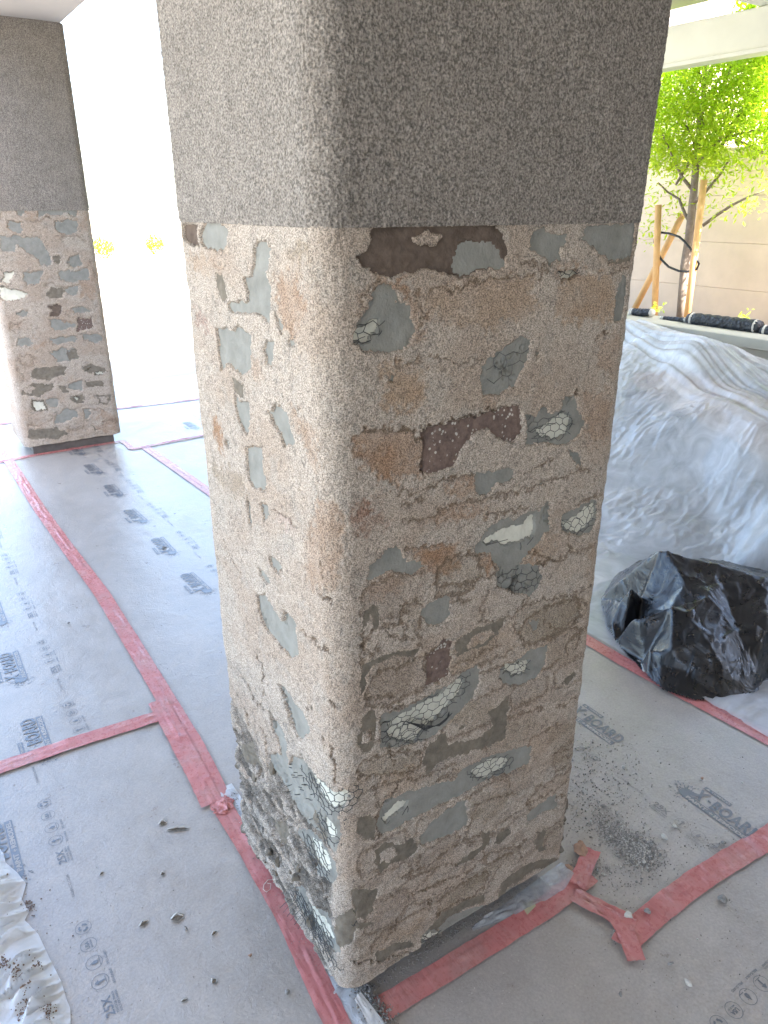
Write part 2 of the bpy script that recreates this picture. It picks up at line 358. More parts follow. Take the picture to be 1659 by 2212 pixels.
def build_column(C, root, patches, lines, stains, qs, zl, zu, fine=True, rough_left=True, seed=0):
    W, D, r = C.WX, C.WY, RAD
    q, z = np.meshgrid(qs, zl)
    sh = q.shape
    jx = (fbm(q/.012, z/.012, seed+1, 3)-.5)*.010*(1 if fine else .6); jy = (fbm(q/.012, z/.012, seed+2, 3)-.5)*.010*(1 if fine else .6)
    jx = jx+(fbm(q/.0055, z/.0055, seed+3, 2)-.5)*(.007 if fine else .02); jy = jy+(fbm(q/.0055, z/.0055, seed+4, 2)-.5)*(.007 if fine else .012); jx += (0 if fine else 1)*(fbm(q/.04, z/.04, seed+5, 2)-.5)*.04; jy += (0 if fine else 1)*(fbm(q/.04, z/.04, seed+6, 2)-.5)*.035
    qq, zz = q+jx, z+jy
    # relief of the scraped plaster
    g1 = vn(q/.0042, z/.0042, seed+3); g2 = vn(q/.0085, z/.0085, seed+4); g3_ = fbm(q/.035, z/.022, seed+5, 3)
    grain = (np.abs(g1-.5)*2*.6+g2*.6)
    lump = fbm(q/.09, z/.05, seed+6, 3)
    h = .0019*(grain-.6)+.0028*(g3_-.5)+.005*(lump-.5)
    # colour
    low = fbm(q/.16, z/.10, seed+1, 3); mid = fbm(q/.03, z/.03, seed+2, 4)
    base = np.array([.455, .392, .328]); pink = np.array([.42, .345, .278]); grey = np.array([.40, .36, .31])
    c = base+(pink-base)*sst(.4, .7, low)[..., None]
    c = c+(grey-c)*(sst(.55, .75, mid)*.5)[..., None]
    c *= (1-.30*sst(.62, .9, 1-grain/1.2))[..., None]  # hollows of the grain painted darker, like the shade in them
    if rough_left:
        rm = sst(.66, .34, z+.10*(low-.5)*2)*sst(-.02, -.07, q)
        tq, tz = q/.055+2.2*z/.12, z/.012
        ter = fbm(tq, tz, seed+7, 4); ter2 = fbm(q/.02, z/.008, seed+3, 3)
        blk = np.floor(ter*6)/6
        chunkn = np.floor(fbm(q/.045+z/.05, z/.022, seed+5, 3)*7)/7
        relf = np.minimum(rm*((blk-.45)*.026+(chunkn-.5)*.022+(ter2-.5)*.009), .005+.002*ter2)-.003*rm; h += relf
        cc = np.array([.35, .31, .265])[None, None]*(.6+.8*ter2[..., None])
        c = c+(cc-c)*(rm*sst(.36, .50, ter))[..., None]
        c = c*(1-.62*rm*sst(.50, .38, chunkn))[..., None]  # low chunks darkened in the colour, painted shade for the crevices
        # lower right face is browner and rougher as well
        rr = sst(.95, .3, z)*sst(.0, .05, q)
        h += rr*(fbm(q/.03, z/.012, seed+4, 3)-.5)*.004
        dk = fbm(q/.05, z/.018, seed+8, 4)
        c = c+(np.array([.235, .19, .15])-c)*(rr*sst(.56, .66, dk)*.45)[..., None]
    for P, colr, amt in stains:
        bx = (q > P[:, 0].min()-.05) & (q < P[:, 0].max()+.05) & (z > P[:, 1].min()-.05) & (z < P[:, 1].max()+.05)
        if bx.any():
            qb, zb_ = qq[bx]+jx[bx]*3, zz[bx]+jy[bx]*3; m = np.zeros(qb.shape)
            for e, (oq, oz) in enumerate(((0, 0), (.006, .002), (-.006, -.003), (.002, -.006), (-.002, .006), (.011, -.005), (-.010, .006))):
                m += inpoly(P, qb+oq+.010*(low[bx]-.5), zb_+oz+.012*(low[bx]-.5))/7
            k = m*amt*(.35+1.1*mid[bx]); cb = c[bx]; c[bx] = cb+(np.array(colr)-cb)*np.clip(k, 0, 1)[:, None]; h[bx] -= m*.0012*(.3+mid[bx])
    for P, wd, dp, dark in lines:
        bx = (q > P[:, 0].min()-.03) & (q < P[:, 0].max()+.03) & (z > P[:, 1].min()-.03) & (z < P[:, 1].max()+.03)
        if not bx.any(): continue
        d = segdist(P, qq[bx]+jx[bx], zz[bx]+jy[bx]); k = np.clip(1-d/wd, 0, 1)
        h[bx] -= k*dp; cb = c[bx]; kk = (np.clip(k*1.6, 0, 1)*dark)[:, None]
        c[bx] = cb+(np.array([.16, .115, .08])-cb)*kk
    zone = np.zeros(sh, np.int32); kinds = {0: ('stucco', M_stucco, None)}
    kn = {'G': ('cement_patch', M_cement, .0048), 'W': ('foam_patch', M_foam, .010), 'B': ('stone_residue', M_brown, .006),
          'M': ('mortar_patch', M_mauve, .006), 'D': ('scraped_patch', M_scrape, .0022), 'H': ('hollow', M_scrape, .022)}
    sm = fbm(q/.02, z/.02, seed+2, 3); hz = h.copy(); isl = []
    for i, (kd, P) in enumerate(patches, 1):
        if kd == 'S': isl.append(P); continue
        nm, mt, dp = kn[kd]
        bx = (q > P[:, 0].min()-.012) & (q < P[:, 0].max()+.012) & (z > P[:, 1].min()-.012) & (z < P[:, 1].max()+.012)
        m = np.zeros(sh, bool)
        if bx.any(): m[bx] = inpoly(P, qq[bx], zz[bx])
        if m.sum() < 12: continue
        zone[m] = i; kinds[i] = (nm, mt, kd)
        rl = relf if rough_left else 0.0
        if kd == 'G': hv = -dp+(sm-.5)*.0022+(g2-.5)*.0006+.5*(lump-.5)*.005+rl*.75
        elif kd == 'W': hv = -dp+(sm-.5)*.003+(fbm(q/.012, z/.012, seed+9, 2)-.5)*.0025
        elif kd == 'B': hv = -dp+(g3_-.5)*.008+(g2-.5)*.002
        elif kd == 'D': hv = -dp+(g3_-.5)*.004+(g2-.5)*.0016+rl*.7
        elif kd == 'H': hv = -dp+(g3_-.5)*.01
        else: hv = -dp+(g3_-.5)*.004+(g2-.5)*.0016
        hz[m] = hv[m] if rough_left is False or kd in 'WH' else hv[m]
    for P in isl:
        m = inpoly(P, qq, zz); zone[m] = 0; hz[m] = h[m]
    # cracks inside patches too
    for P, wd, dp, dark in lines:
        if dp < .004: continue
        bx = (q > P[:, 0].min()-.02) & (q < P[:, 0].max()+.02) & (z > P[:, 1].min()-.02) & (z < P[:, 1].max()+.02)
        d = segdist(P, qq[bx]+jx[bx], zz[bx]+jy[bx]); k = np.clip(1-d/(wd*.8), 0, 1)
        zb = zone[bx] > 0; hb = hz[bx]; hb[zb] -= (k*dp)[zb]; hz[bx] = hb
    zw = z + (z < Z0+.02)*(fbm(q/.03, z*0, seed+5, 3)-.5)*.012
    X, Y = C.pos(q.ravel(), hz.ravel(), z.ravel())
    V = np.stack([X, Y, zw.ravel()], 1)
    Q = grid_quads(*sh)[:, ::1]
    zf = zone.ravel()[Q]; same = (zf == zf[:, :1]).all(1)
    mx = np.where(same, zf[:, 0], 0)
    # a cell on a border belongs to the outer, shallower patch
    zmin = zf.min(1); mx = np.where(same, zf[:, 0], zmin)
    colr = c.reshape(-1, 3)
    for i in np.unique(mx):
        f = Q[mx == i]; ids, inv = np.unique(f, return_inverse=True)
        nm, mt, kd = kinds[int(i)]
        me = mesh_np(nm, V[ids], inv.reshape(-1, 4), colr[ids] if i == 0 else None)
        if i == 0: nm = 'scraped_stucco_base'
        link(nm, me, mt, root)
    # upper shaft
    q, z = np.meshgrid(qs, zu)
    g1 = vn(q/.0034, z/.0042, seed+3); g2 = vn(q/.0070, z/.0085, seed+4); lump = fbm(q/.2, z/.2, seed+6, 3)
    grain = np.abs(g1-.5)*1.3+np.abs(g2-.5)*1.2
    h = .0015+.0022*(grain-.6)+.002*(lump-.5)
    h = h+.0012*sst(ZJ-.004, ZJ+.006, z)
    c = np.array([.272, .244, .214])+np.array([.06, .054, .048])*(fbm(q/.05, z/.05, seed, 3)[..., None]-.4)
    c = c*(.88+.22*sst(.2, .8, grain))[..., None]  # shade in the hollows of the grain put into the colour
    X, Y = C.pos(q.ravel(), h.ravel(), z.ravel()); V = np.stack([X, Y, z.ravel()], 1)
    link('upper_stucco_shaft', mesh_np('upper_stucco_shaft', V, grid_quads(*q.shape), c.reshape(-1, 3)), M_upper, root)
    # unseen back faces, and the top and foot
    b = MB(); X0, Y0 = C.X0, C.Y0
    b.box(X0+.014, X0+W-.004, Y0+.030, Y0+D-.026, Z0+.004, ZT-.002, .02); b.build('core', M_scrape, root)
    MB().box(X0+.055, X0+W-.05, Y0+.05, Y0+D-.07, -.003, Z0+.003, .002).build('plinth', M_plinth, root)

# ------------------------------------------------------------------ the near column
WX, WY = .662, .572
C0 = Col(0, 0, WX, WY); C0.taper = 1
near = empty('stucco_column', (0, 0, 0), label='nearest thick stucco column, stone veneer stripped off its lower part', cat='column')
def pr(crop, s): return np.array([C0.rq(crop(*p)) for p in s])
def pl(crop, s): return np.array([C0.lq(crop(*p)) for p in s])
def T(s): return [tuple(float(a) for a in t.split(',')) for t in s.split()]
patches, lines, stains = [], [], []
TAN = (.325, .205, .13); TANL = (.385, .28, .195); OLV = (.27, .22, .16)
def add(kd, crop, s, side='r'): patches.append((kd, (pr if side == 'r' else pl)(crop, T(s))))
def ln(crop, s, wd=.005, dp=.0022, dark=.8, side='r'): lines.append(((pr if side == 'r' else pl)(crop, T(s)), wd, dp, dark))
def st(crop, s, c=TAN, a=.6, side='r'): stains.append(((pr if side == 'r' else pl)(crop, T(s)), c, a))
# --- right face, upper third
add('B', R1, '285,112 540,118 900,115 950,180 960,240 945,300 870,330 740,380 560,340 440,365 320,370 230,320 215,280 270,230 290,180')
add('S', R1, '485,190 560,152 640,172 600,215 520,222')
add('G', R1, '735,205 850,190 925,230 948,300 930,332 860,330 720,372 690,350 682,280 710,230')
add('G', R1, '1090,135 1140,130 1160,155 1250,165 1240,215 1210,240 1215,295 1150,312 1120,265 1060,250 1055,180')
add('G', R1, '1340,125 1590,100 1600,250 1560,280 1450,295 1380,240 1310,190')
add('D', R1, '1440,298 1500,290 1560,272 1575,290 1510,312 1450,310')
add('W', R1, '1200,345 1250,340 1300,335 1312,350 1265,390 1218,395 1205,365')
add('G', R1, '310,420 350,400 390,410 410,450 420,495 480,500 492,540 485,580 508,640 480,700 430,740 340,748 270,740 190,705 205,610 255,540 285,470')
add('W', R1, '208,618 260,608 285,588 335,585 340,638 300,655 290,695 205,698')
add('G', R1, '1025,660 1078,685 1050,790 1000,900 930,950 840,958 812,860 850,780 940,720')
add('G', R1, '1090,735 1118,735 1100,778 1083,772')
add('G', R1, '375,850 402,848 396,892 376,888')
add('M', R1, '530,1130 600,1100 720,1075 870,1030 1025,1005 1030,1140 980,1188 900,1172 850,1120 790,1142 735,1220 690,1300 570,1345 530,1320')
add('G', R1, '1040,1035 1090,1055 1130,1000 1160,1035 1200,1040 1240,960 1288,950 1302,1020 1340,1080 1300,1160 1240,1200 1120,1190 1048,1198 1045,1120')
add('W', R1, '1095,1120 1150,1095 1225,1040 1275,1075 1262,1110 1240,1150 1190,1168 1110,1160')
add('G', R1, '1245,1218 1312,1238 1320,1300 1290,1308 1268,1260')
add('G', R1, '1520,350 1552,380 1545,500 1520,590 1473,602 1480,470')
st(R1, '320,375 400,378 500,440 535,560 532,650 490,745 475,500 410,450 300,410 220,570 205,560 240,470', TAN, .75)
st(R1, '1180,335 1335,330 1320,392 1230,412', TAN, .6)
st(R1, '330,800 540,810 545,1030 340,1020', TANL, .8); st(R1, '215,1150 400,1122 500,1140 535,1200 535,1350 380,1375 210,1300', TAN, .62)
st(R1, '1300,950 1455,930 1450,1180 1340,1170 1330,1050', TAN, .45); st(R1, '545,405 1080,375 1085,560 800,640 555,560', TANL, .6)
st(R1, '1190,400 1480,360 1470,600 1200,600', TANL, .75); st(R1, '1390,680 1520,640 1500,900 1390,800', TAN, .4)
st(R1, '860,960 900,1010 860,1030', TAN, .7)
ln(R1, '560,440 620,420 670,440 760,410 830,400 940,372 1080,370', .004, .0016, .75); ln(R1, '400,800 480,800 560,765 600,772 720,790 830,770', .0035, .0014, .6)
ln(R1, '210,1150 300,1130 400,1122 490,1135 530,1180', .005, .002, .8); ln(R1, '545,1105 535,1200 538,1340', .003, .006, 1)
ln(R1, '560,1110 700,1075 870,1028 1025,1005', .003, .005, .9); ln(R1, '950,775 1000,750 1050,690', .0022, .005, .9)
ln(R1, '895,810 945,835 935,880 950,850 1000,850', .0022, .005, .9); ln(R1, '945,835 930,790 960,770', .002, .005, .9)
ln(R1, '1240,1010 1265,970 1305,925', .0028, .008, 1); ln(R1, '1375,680 1440,640', .003, .003, .9); ln(R1, '1020,1340 1180,1265', .003, .002, .8)
ln(R1, '1110,370 1160,330 1050,300 1010,290', .005, .002, .7); ln(R1, '1450,345 1560,315', .004, .002, .6)
ln(R1, '215,560 250,470 330,385', .003, .001, .6); ln(R1, '500,430 540,560 520,640', .003, .001, .6)
# --- right face, middle third
add('G', R2, '795,108 930,85 955,66 990,100 990,145 900,165 850,220 800,215 788,150')
add('G', R2, '920,330 960,320 985,330 1060,290 1112,290 1140,245 1162,238 1166,380 1120,430 1090,470 1020,545 1060,545 1100,560 1128,610 1110,670 1060,715 975,690 905,665 890,610 905,565 870,540 878,500 800,510 790,480 830,400 865,368')
add('W', R2, '835,445 890,400 960,372 1030,362 1068,310 1098,303 1090,370 1082,420 1020,450 940,460 890,440 850,462')
add('H', R2, '975,640 1015,595 1035,610 1005,650 985,695 960,680')
add('G', R2, '1220,300 1290,278 1370,235 1398,240 1397,330 1372,392 1310,418 1225,400 1210,340')
add('W', R2, '1222,340 1290,322 1330,285 1345,268 1390,258 1392,320 1352,372 1310,405 1240,392')
add('G', R2, '265,570 330,520 370,475 405,470 432,480 460,540 530,535 545,570 490,612 440,600 380,590 330,620 268,638')
add('G', R2, '540,760 620,715 672,708 682,790 640,840 565,852 528,800')
add('G', R2, '1060,828 1112,823 1105,872 1070,887'); add('G', R2, '1110,150 1135,150 1130,170 1112,168')
add('M', R2, '560,1000 610,960 640,915 692,935 682,1020 662,1110 556,1160 550,1060')
add('D', R2, '260,770 300,745 322,760 318,870 290,870 285,800 245,880 228,870'); add('D', R2, '700,935 790,865 880,845 955,800 905,895 830,960 740,985 700,1010')
add('S', R2, '750,945 800,900 870,875 890,890 820,945 760,965')
add('G', R2, '910,1070 960,1040 1020,1010 1060,970 1150,945 1142,1040 1100,1110 1030,1147 950,1152 912,1112')
add('W', R2, '940,1045 1000,1040 1060,1020 1067,1050 1040,1090 980,1102 945,1077')
add('G', R2, '340,1290 430,1270 560,1200 660,1150 740,1080 812,1050 822,1130 790,1200 720,1280 600,1395 500,1432 400,1457 328,1462 322,1370')
add('W', R2, '368,1330 480,1270 560,1220 640,1190 690,1130 735,1113 742,1160 700,1220 650,1270 570,1352 500,1422 430,1427 372,1392')
add('D', R2, '240,1040 380,990 525,962 505,1002 400,1012 300,1048 262,1112 250,1180 225,1200 235,1110')
add('D', R2, '1210,1130 1280,1075 1290,1100 1240,1145'); 
st(R2, '655,190 720,145 782,150 792,222 690,235', TAN, .7); st(R2, '580,315 700,270 885,258 865,312 700,335 600,345', TAN, .6)
st(R2, '203,262 272,258 288,330 282,392 230,395 205,330', (.22, .11, .07), .9); st(R2, '316,275 342,300 350,380 318,390', (.22, .11, .07), .9); st(R2, '305,205 328,205 326,238 306,236', TAN, .9)
st(R2, '470,490 700,450 705,600 560,625 540,570', TAN, .85); st(R2, '280,640 440,598 432,690 300,730 275,690', TAN, .6); st(R2, '820,510 872,510 872,592 820,592', TAN, .85)
st(R2, '1090,478 1135,470 1060,552 1020,560', TAN, .9); st(R2, '215,0 380,0 500,60 530,130 380,150 290,110', TAN, .6)
st(R2, '330,1010 520,1000 480,1180 280,1190', (.24, .19, .14), .5); st(R2, '700,980 920,900 860,1010 700,1080', OLV, .5); st(R2, '1000,760 1300,690 1330,760 1180,880 1000,900', OLV, .45)
st(R2, '430,740 540,740 540,870 440,830', OLV, .4); st(R2, '1100,880 1310,870 1280,1000 1160,1050', OLV, .4); st(R2, '1370,420 1400,520 1360,640 1340,500', TAN, .4)
for s in ('420,200 560,182 650,145 780,122', '425,262 540,240', '430,352 560,330 700,262 850,232 1050,180 1180,130 1360,90', '1280,262 1430,200', '850,310 980,290 1060,270',
          '440,480 560,470 690,440', '620,660 760,650 880,600', '1060,560 1220,520 1250,480', '1020,745 1180,720 1300,690 1360,660', '1000,760 980,860 1010,900', '1310,720 1340,760 1330,800 1180,880 1130,830',
          '1150,925 1240,885 1310,870 1290,960', '350,890 430,925 490,910', '430,850 440,740 540,745', '700,1050 780,1020 860,975 915,960', '240,1210 330,1200 400,1190', '560,1160 545,1020 600,960',
          '240,880 235,960 280,990 325,985 320,940', '1190,1250 1230,1240 1290,1200', '700,1190 760,1190', '1060,500 1210,540', '620,140 590,180'):
    ln(R2, s, .0042, .0020, .7)
ln(R2, '980,620 990,640 970,670 990,690', .003, .010, 1); ln(R2, '1040,640 1060,670 1040,690', .003, .010, 1); ln(R2, '900,600 960,620 1000,590 1020,545', .0025, .006, 1)
ln(R2, '930,560 920,620', .002, .005, 1); ln(R2, '1160,260 1130,320 1165,350', .0025, .006, 1)
# --- right face, lower third
add('D', R3, '240,70 300,28 312,100 290,230 245,247 215,205 235,130'); add('S', R3, '245,150 280,140 285,190 240,205')
add('D', R3, '620,160 740,110 900,20 962,-40 942,180 862,215 760,250 622,290 560,362 530,290 565,205'); add('S', R3, '650,120 740,130 790,60 850,40 880,110 800,180 700,190 660,215')
add('G', R3, '720,330 800,290 880,250 1000,225 1072,212 1062,300 970,350 850,382 740,450 640,500 480,582 340,662 308,602 330,540 360,480 470,440 560,410 700,380')
add('W', R3, '775,342 850,290 940,268 972,290 940,330 862,377 790,372'); add('W', R3, '340,582 370,540 420,490 470,478 465,512 400,560 360,602')
add('G', R3, '515,665 570,600 640,540 742,468 768,560 752,612 650,662 530,708')
add('D', R3, '300,720 360,680 430,690 490,655 512,710 500,742 440,782 380,792 330,842 298,790'); add('S', R3, '330,740 390,705 412,740 360,785 335,780')
add('D', R3, '215,560 285,548 308,590 300,662 250,682 213,640'); add('D', R3, '900,645 960,612 970,640 910,702 888,690')
add('G', R3, '1035,562 1100,500 1192,438 1200,520 1120,550 1050,592')
add('D', R3, '905,975 920,890 970,840 1060,780 1202,758 1212,792 1180,822 1100,815 1040,850 990,890 950,910 912,995'); add('G', R3, '905,990 950,915 1000,892 1082,858 1092,880 1000,942 912,992')
add('D', R3, '540,1132 580,1090 640,1030 740,970 842,938 842,982 740,1012 662,1062 622,1112 562,1152'); add('G', R3, '608,1112 660,1062 740,1014 850,990 852,1022 740,1092 640,1142')
add('G', R3, '528,1140 560,1120 620,1118 642,1160 602,1202 533,1218'); add('W', R3, '540,1145 620,1130 622,1165 560,1192 535,1180')
add('D', R3, '178,920 312,908 312,962 290,1022 250,1062 200,1062'); add('D', R3, '188,1090 290,1070 302,1092 230,1112 200,1122'); add('D', R3, '310,1222 400,1180 482,1168 502,1202 400,1222 330,1282 298,1272')
add('D', R3, '1080,702 1110,640 1142,618 1122,700 1162,722 1100,732'); add('D', R3, '820,640 872,625 870,690 800,755 740,790 690,800 760,740 830,690')
add('S', R3, '640,800 760,715 820,675 825,700 760,745 690,790'); add('G', R3, '230,1400 300,1350 420,1290 440,1310 320,1385 250,1420')
st(R3, '240,300 500,250 520,370 250,390', OLV, .5); st(R3, '790,460 980,430 900,560 760,620', OLV, .5); st(R3, '1160,120 1290,80 1250,330 1170,300', OLV, .45); st(R3, '330,870 560,780 700,700 560,830', (.30, .25, .2), .5)
st(R3, '760,870 900,770 1010,700 980,780 860,850 760,930', OLV, .5); st(R3, '1090,620 1230,580 1200,740 1100,720', OLV, .4); st(R3, '200,1130 520,1110 480,1240 200,1270', OLV, .35); st(R3, '620,0 900,0 860,80 640,120', OLV, .5)
for s in ('215,340 240,290 340,262 440,230 530,250', '218,345 240,372 400,352 500,330 530,300', '240,442 420,382 520,372 700,300', '430,862 560,800 700,702 820,640', '430,870 640,800 780,765',
          '520,925 650,862 760,830 860,742 1000,702 1015,760', '740,905 730,870 760,850 860,800 930,760', '770,602 800,500 900,470 1000,440', '880,622 960,560 1080,480 1200,420 1240,380',
          '1180,250 1290,220', '1210,270 1290,250', '560,420 700,330', '480,935 600,900 660,860', '1100,640 1180,600 1240,570', '330,850 320,800', '1140,480 1240,450 1250,520', '600,1050 700,980 850,930 870,860 920,800',
          '560,160 520,330', '400,1130 410,1060 460,1005', '320,660 310,560', '240,1410 320,1380 560,1260 850,1080 1100,900 1240,800'):
    ln(R3, s, .0045, .0026, .7)
ln(R3, '180,1292 270,1260 310,1280 370,1250 440,1240 510,1230', .003, .010, 1); ln(R3, '350,1180 370,1140 412,1060', .003, .007, 1); ln(R3, '375,205 380,240 395,300', .0028, .008, 1)
ln(R3, '405,400 410,440 380,480 345,500 330,520', .003, .009, 1); ln(R3, '640,540 700,500', .002, .005, 1); ln(R3, '570,970 575,985', .005, .006, 1); ln(R3, '445,1010 460,1000', .006, .006, 1)
# --- left face
add('B', L1, '240,180 372,178 362,280 385,352 290,332 250,292', 'l'); add('G', L1, '430,140 500,148 560,185 597,240 592,340 562,382 500,392 400,352 380,282 400,200', 'l')
add('G', L1, '795,340 840,308 900,320 932,360 915,470 890,560 932,700 932,800 925,930 900,962 860,900 780,872 620,872 593,800 620,778 742,782 742,700 722,600 768,570 798,480', 'l')
add('G', L1, '508,990 600,988 620,1018 640,990 670,958 720,1000 777,1040 772,1300 700,1378 600,1268 540,1318 515,1150', 'l')
add('G', L1, '880,1100 952,1088 952,1200 930,1297 890,1262 868,1160', 'l'); add('G', L1, '958,860 990,900 1027,960 1017,1052 980,980', 'l'); add('G', L1, '1058,1090 1112,1058 1102,1142 1070,1137', 'l')
add('G', L1, '650,1500 690,1560 720,1550 760,1558 767,1700 752,1832 710,1802 670,1680 650,1580', 'l'); add('G', L1, '888,1608 930,1632 980,1578 1060,1650 1072,1720 1112,1850 1102,1912 1040,1907 990,1800 930,1700', 'l')
add('G', L2, '555,-30 620,-55 685,-12 697,100 702,190 727,240 715,320 650,312 600,262 570,190', 'l'); add('G', L1, '578,1848 612,1870 606,1942 570,1892', 'l')
add('D', L1, '500,575 560,568 582,640 588,762 560,802 528,742 508,660', 'l'); add('D', L1, '618,1368 680,1410 722,1440 715,1530 690,1535 650,1480', 'l')
add('G', L2, '562,328 580,400 612,560 612,627 585,580 563,450', 'l'); add('G', L2, '678,398 740,440 747,500 700,562 680,480', 'l'); add('G', L2, '738,828 800,860 852,910 857,952 800,972 750,880', 'l')
add('G', L2, '656,915 740,1010 762,1082 720,1060 668,980', 'l')
add('G', L2, '648,1148 720,1138 760,1220 810,1300 850,1372 872,1370 860,1268 900,1280 962,1360 972,1480 977,1642 920,1652 860,1592 780,1502 700,1402 663,1280', 'l')
add('G', L3, '493,45 530,62 600,160 667,240 697,330 682,377 615,394 580,300 530,170 513,100', 'l'); add('G', L3, '436,215 490,280 540,400 547,480 560,545 520,562 490,420 450,330', 'l')
add('H', L3, '430,210 450,225 478,310 465,330 445,280', 'l')
add('G', L3, '580,500 640,520 700,590 790,680 900,800 922,862 862,932 882,1042 862,1152 800,1082 742,1002 662,942 562,762 452,602 430,490 480,480 560,560', 'l')
add('W', L3, '690,618 762,670 832,740 902,800 917,862 890,892 830,852 760,762 710,692', 'l'); add('W', L3, '778,878 832,950 857,1022 850,1062 800,1022 770,930', 'l')
add('G', L3, '608,948 700,990 782,1082 852,1202 872,1302 822,1352 742,1262 650,1102 610,1022', 'l'); add('W', L3, '690,1033 742,1060 792,1130 812,1232 790,1252 730,1182 698,1110', 'l')
add('H', L3, '695,1130 730,1180 720,1215 695,1180', 'l')
add('G', L3, '595,1330 640,1350 720,1450 830,1580 900,1680 880,1790 830,1760 700,1600 600,1420', 'l'); add('W', L3, '655,1412 720,1478 802,1590 832,1690 790,1662 715,1570', 'l')
add('W', L3, '915,1580 945,1610 955,1700 930,1680', 'l'); add('D', L3, '700,840 740,880 790,1010 800,1080 760,1040 710,920', 'l'); add('D', L3, '250,425 310,420 330,480 400,580 330,560 260,520', 'l')
add('D', L3, '450,880 500,920 560,1010 560,1100 500,1060 460,960', 'l'); add('D', L3, '860,1540 930,1570 960,1700 940,1810 880,1760 840,1640', 'l')
st(L1, '470,1705 550,1740 558,1880 560,1942 500,1902', TAN, .9, 'l'); st(L1, '955,590 1080,568 1142,660 1200,760 1192,900 1080,1052 1000,900 960,700', TAN, .6, 'l'); st(L1, '1070,328 1222,348 1242,440 1130,472 1080,400', OLV, .7, 'l')
st(L1, '340,868 420,898 482,980 430,992 360,952', (.32, .22, .18), .8, 'l'); st(L2, '1140,400 1240,460 1282,640 1282,1100 1240,1182 1180,1100 1040,1040 1062,700', TAN, .5, 'l'); st(L2, '280,100 560,200 540,330 400,330 300,200', OLV, .6, 'l')
st(L1, '1080,1640 1160,1640 1180,1700 1280,1760 1280,2147 1180,1900', TAN, .45, 'l'); st(L1, '450,480 520,560 560,500 500,440', TAN, .5, 'l'); st(L1, '290,420 420,430 480,560 330,560', TANL, .6, 'l'); st(L1, '780,1200 870,1300 820,1420 760,1330', TAN, .35, 'l')
st(L2, '770,480 862,508 947,590 940,627 860,572', (.45, .36, .31), .9, 'l')
for s, w, d in (('822,1862 860,1960 902,2080 937,2182', .004, .012), ('510,1790 570,1860 610,1960 700,2082', .003, .006), ('640,1640 690,1700 695,1800 700,1972', .003, .007), ('380,722 470,920 520,982', .0025, .005),
                ('1000,1430 1100,1510 1222,1622', .003, .006), ('1140,1140 1222,1242', .004, .007), ('863,1268 866,1330 870,1372', .003, .009), ('655,1160 680,1290 712,1402', .003, .007), ('490,1940 560,2080 580,2212', .003, .005),
                ('1060,1990 1070,2090', .003, .006), ('1240,2040 1290,2130', .003, .006), ('770,478 860,520 942,602', .003, .005), ('1170,880 1180,1020', .0025, .003), ('560,345 575,450 600,600', .0025, .006)):
    ln(L2, s, w, d, .9, 'l')
for s, w, d in (('500,50 530,150 560,260 590,340', .0035, .010), ('265,0 300,60 330,130 400,200', .003, .006), ('380,330 410,400 425,520 420,600', .004, .009), ('480,560 520,640 540,720', .004, .009), ('640,510 680,600 740,740 780,840', .004, .009),
                ('360,600 370,680', .004, .008), ('330,780 350,800', .004, .008), ('450,1000 500,1090 550,1180', .004, .010), ('590,1290 640,1380 760,1560 850,1760', .005, .010), ('760,1330 830,1480 860,1540', .004, .010),
                ('690,1160 740,1260 770,1330', .005, .010), ('520,1030 560,1090', .004, .008), ('790,400 790,480', .003, .006), ('830,460 850,700', .003, .005), ('540,850 560,940', .004, .008), ('820,1580 860,1720', .004, .008)):
    ln(L3, s, w, d, .85, 'l')
# shallow imprints left by the rows of veneer stones
rs = random.Random(21); zz0 = .13
while zz0 < 1.02:
    hh = rs.uniform(.055, .085); q0 = .035+rs.uniform(0, .05)
    while q0 < WX-.06:
        ww_ = rs.uniform(.09, .19); P = []
        for i in range(19):
            a = 2*math.pi*i/18; ca, sa = math.cos(a), math.sin(a)
            P.append((q0+ww_/2+ww_*.5*math.copysign(abs(ca)**.55, ca)*rs.uniform(.92, 1.02), zz0+hh/2+hh*.5*math.copysign(abs(sa)**.6, sa)*rs.uniform(.88, 1.04)+.015*(q0-.3)*rs.uniform(-.2, .2)))
        P[-1] = P[0]
        if rs.random() < .8:
            i0 = rs.randrange(0, 9); Q_ = (P[:-1]*2)[i0:i0+rs.choice([10, 13, 19])]
            lines.append((np.array(Q_), rs.uniform(.0045, .0075), rs.uniform(.0018, .0032), rs.uniform(.45, .75)))
            if rs.random() < .5: stains.append((np.array(P[:-1]), rs.choice([OLV, (.31, .25, .20), TANL]), rs.uniform(.25, .5)))
        q0 += ww_+rs.uniform(.008, .03)
    zz0 += hh+rs.uniform(.006, .018)
qs = np.concatenate([np.arange(-WY-RAD, -RAD, .0020), np.arange(-RAD, RAD, .0020), np.arange(RAD, WX+RAD, .0016)])
zl = [Z0]
while zl[-1] < ZJ: zl.append(zl[-1]+.0022-.0006*min(1, zl[-1]/ZJ))
zl = np.array(zl); zl[-1] = ZJ
zu = np.concatenate([[ZJ-.002], np.arange(ZJ, 1.93, .0016), np.linspace(2.03, ZT, 30)])
build_column(C0, near, patches, lines, stains, qs, zl, zu)

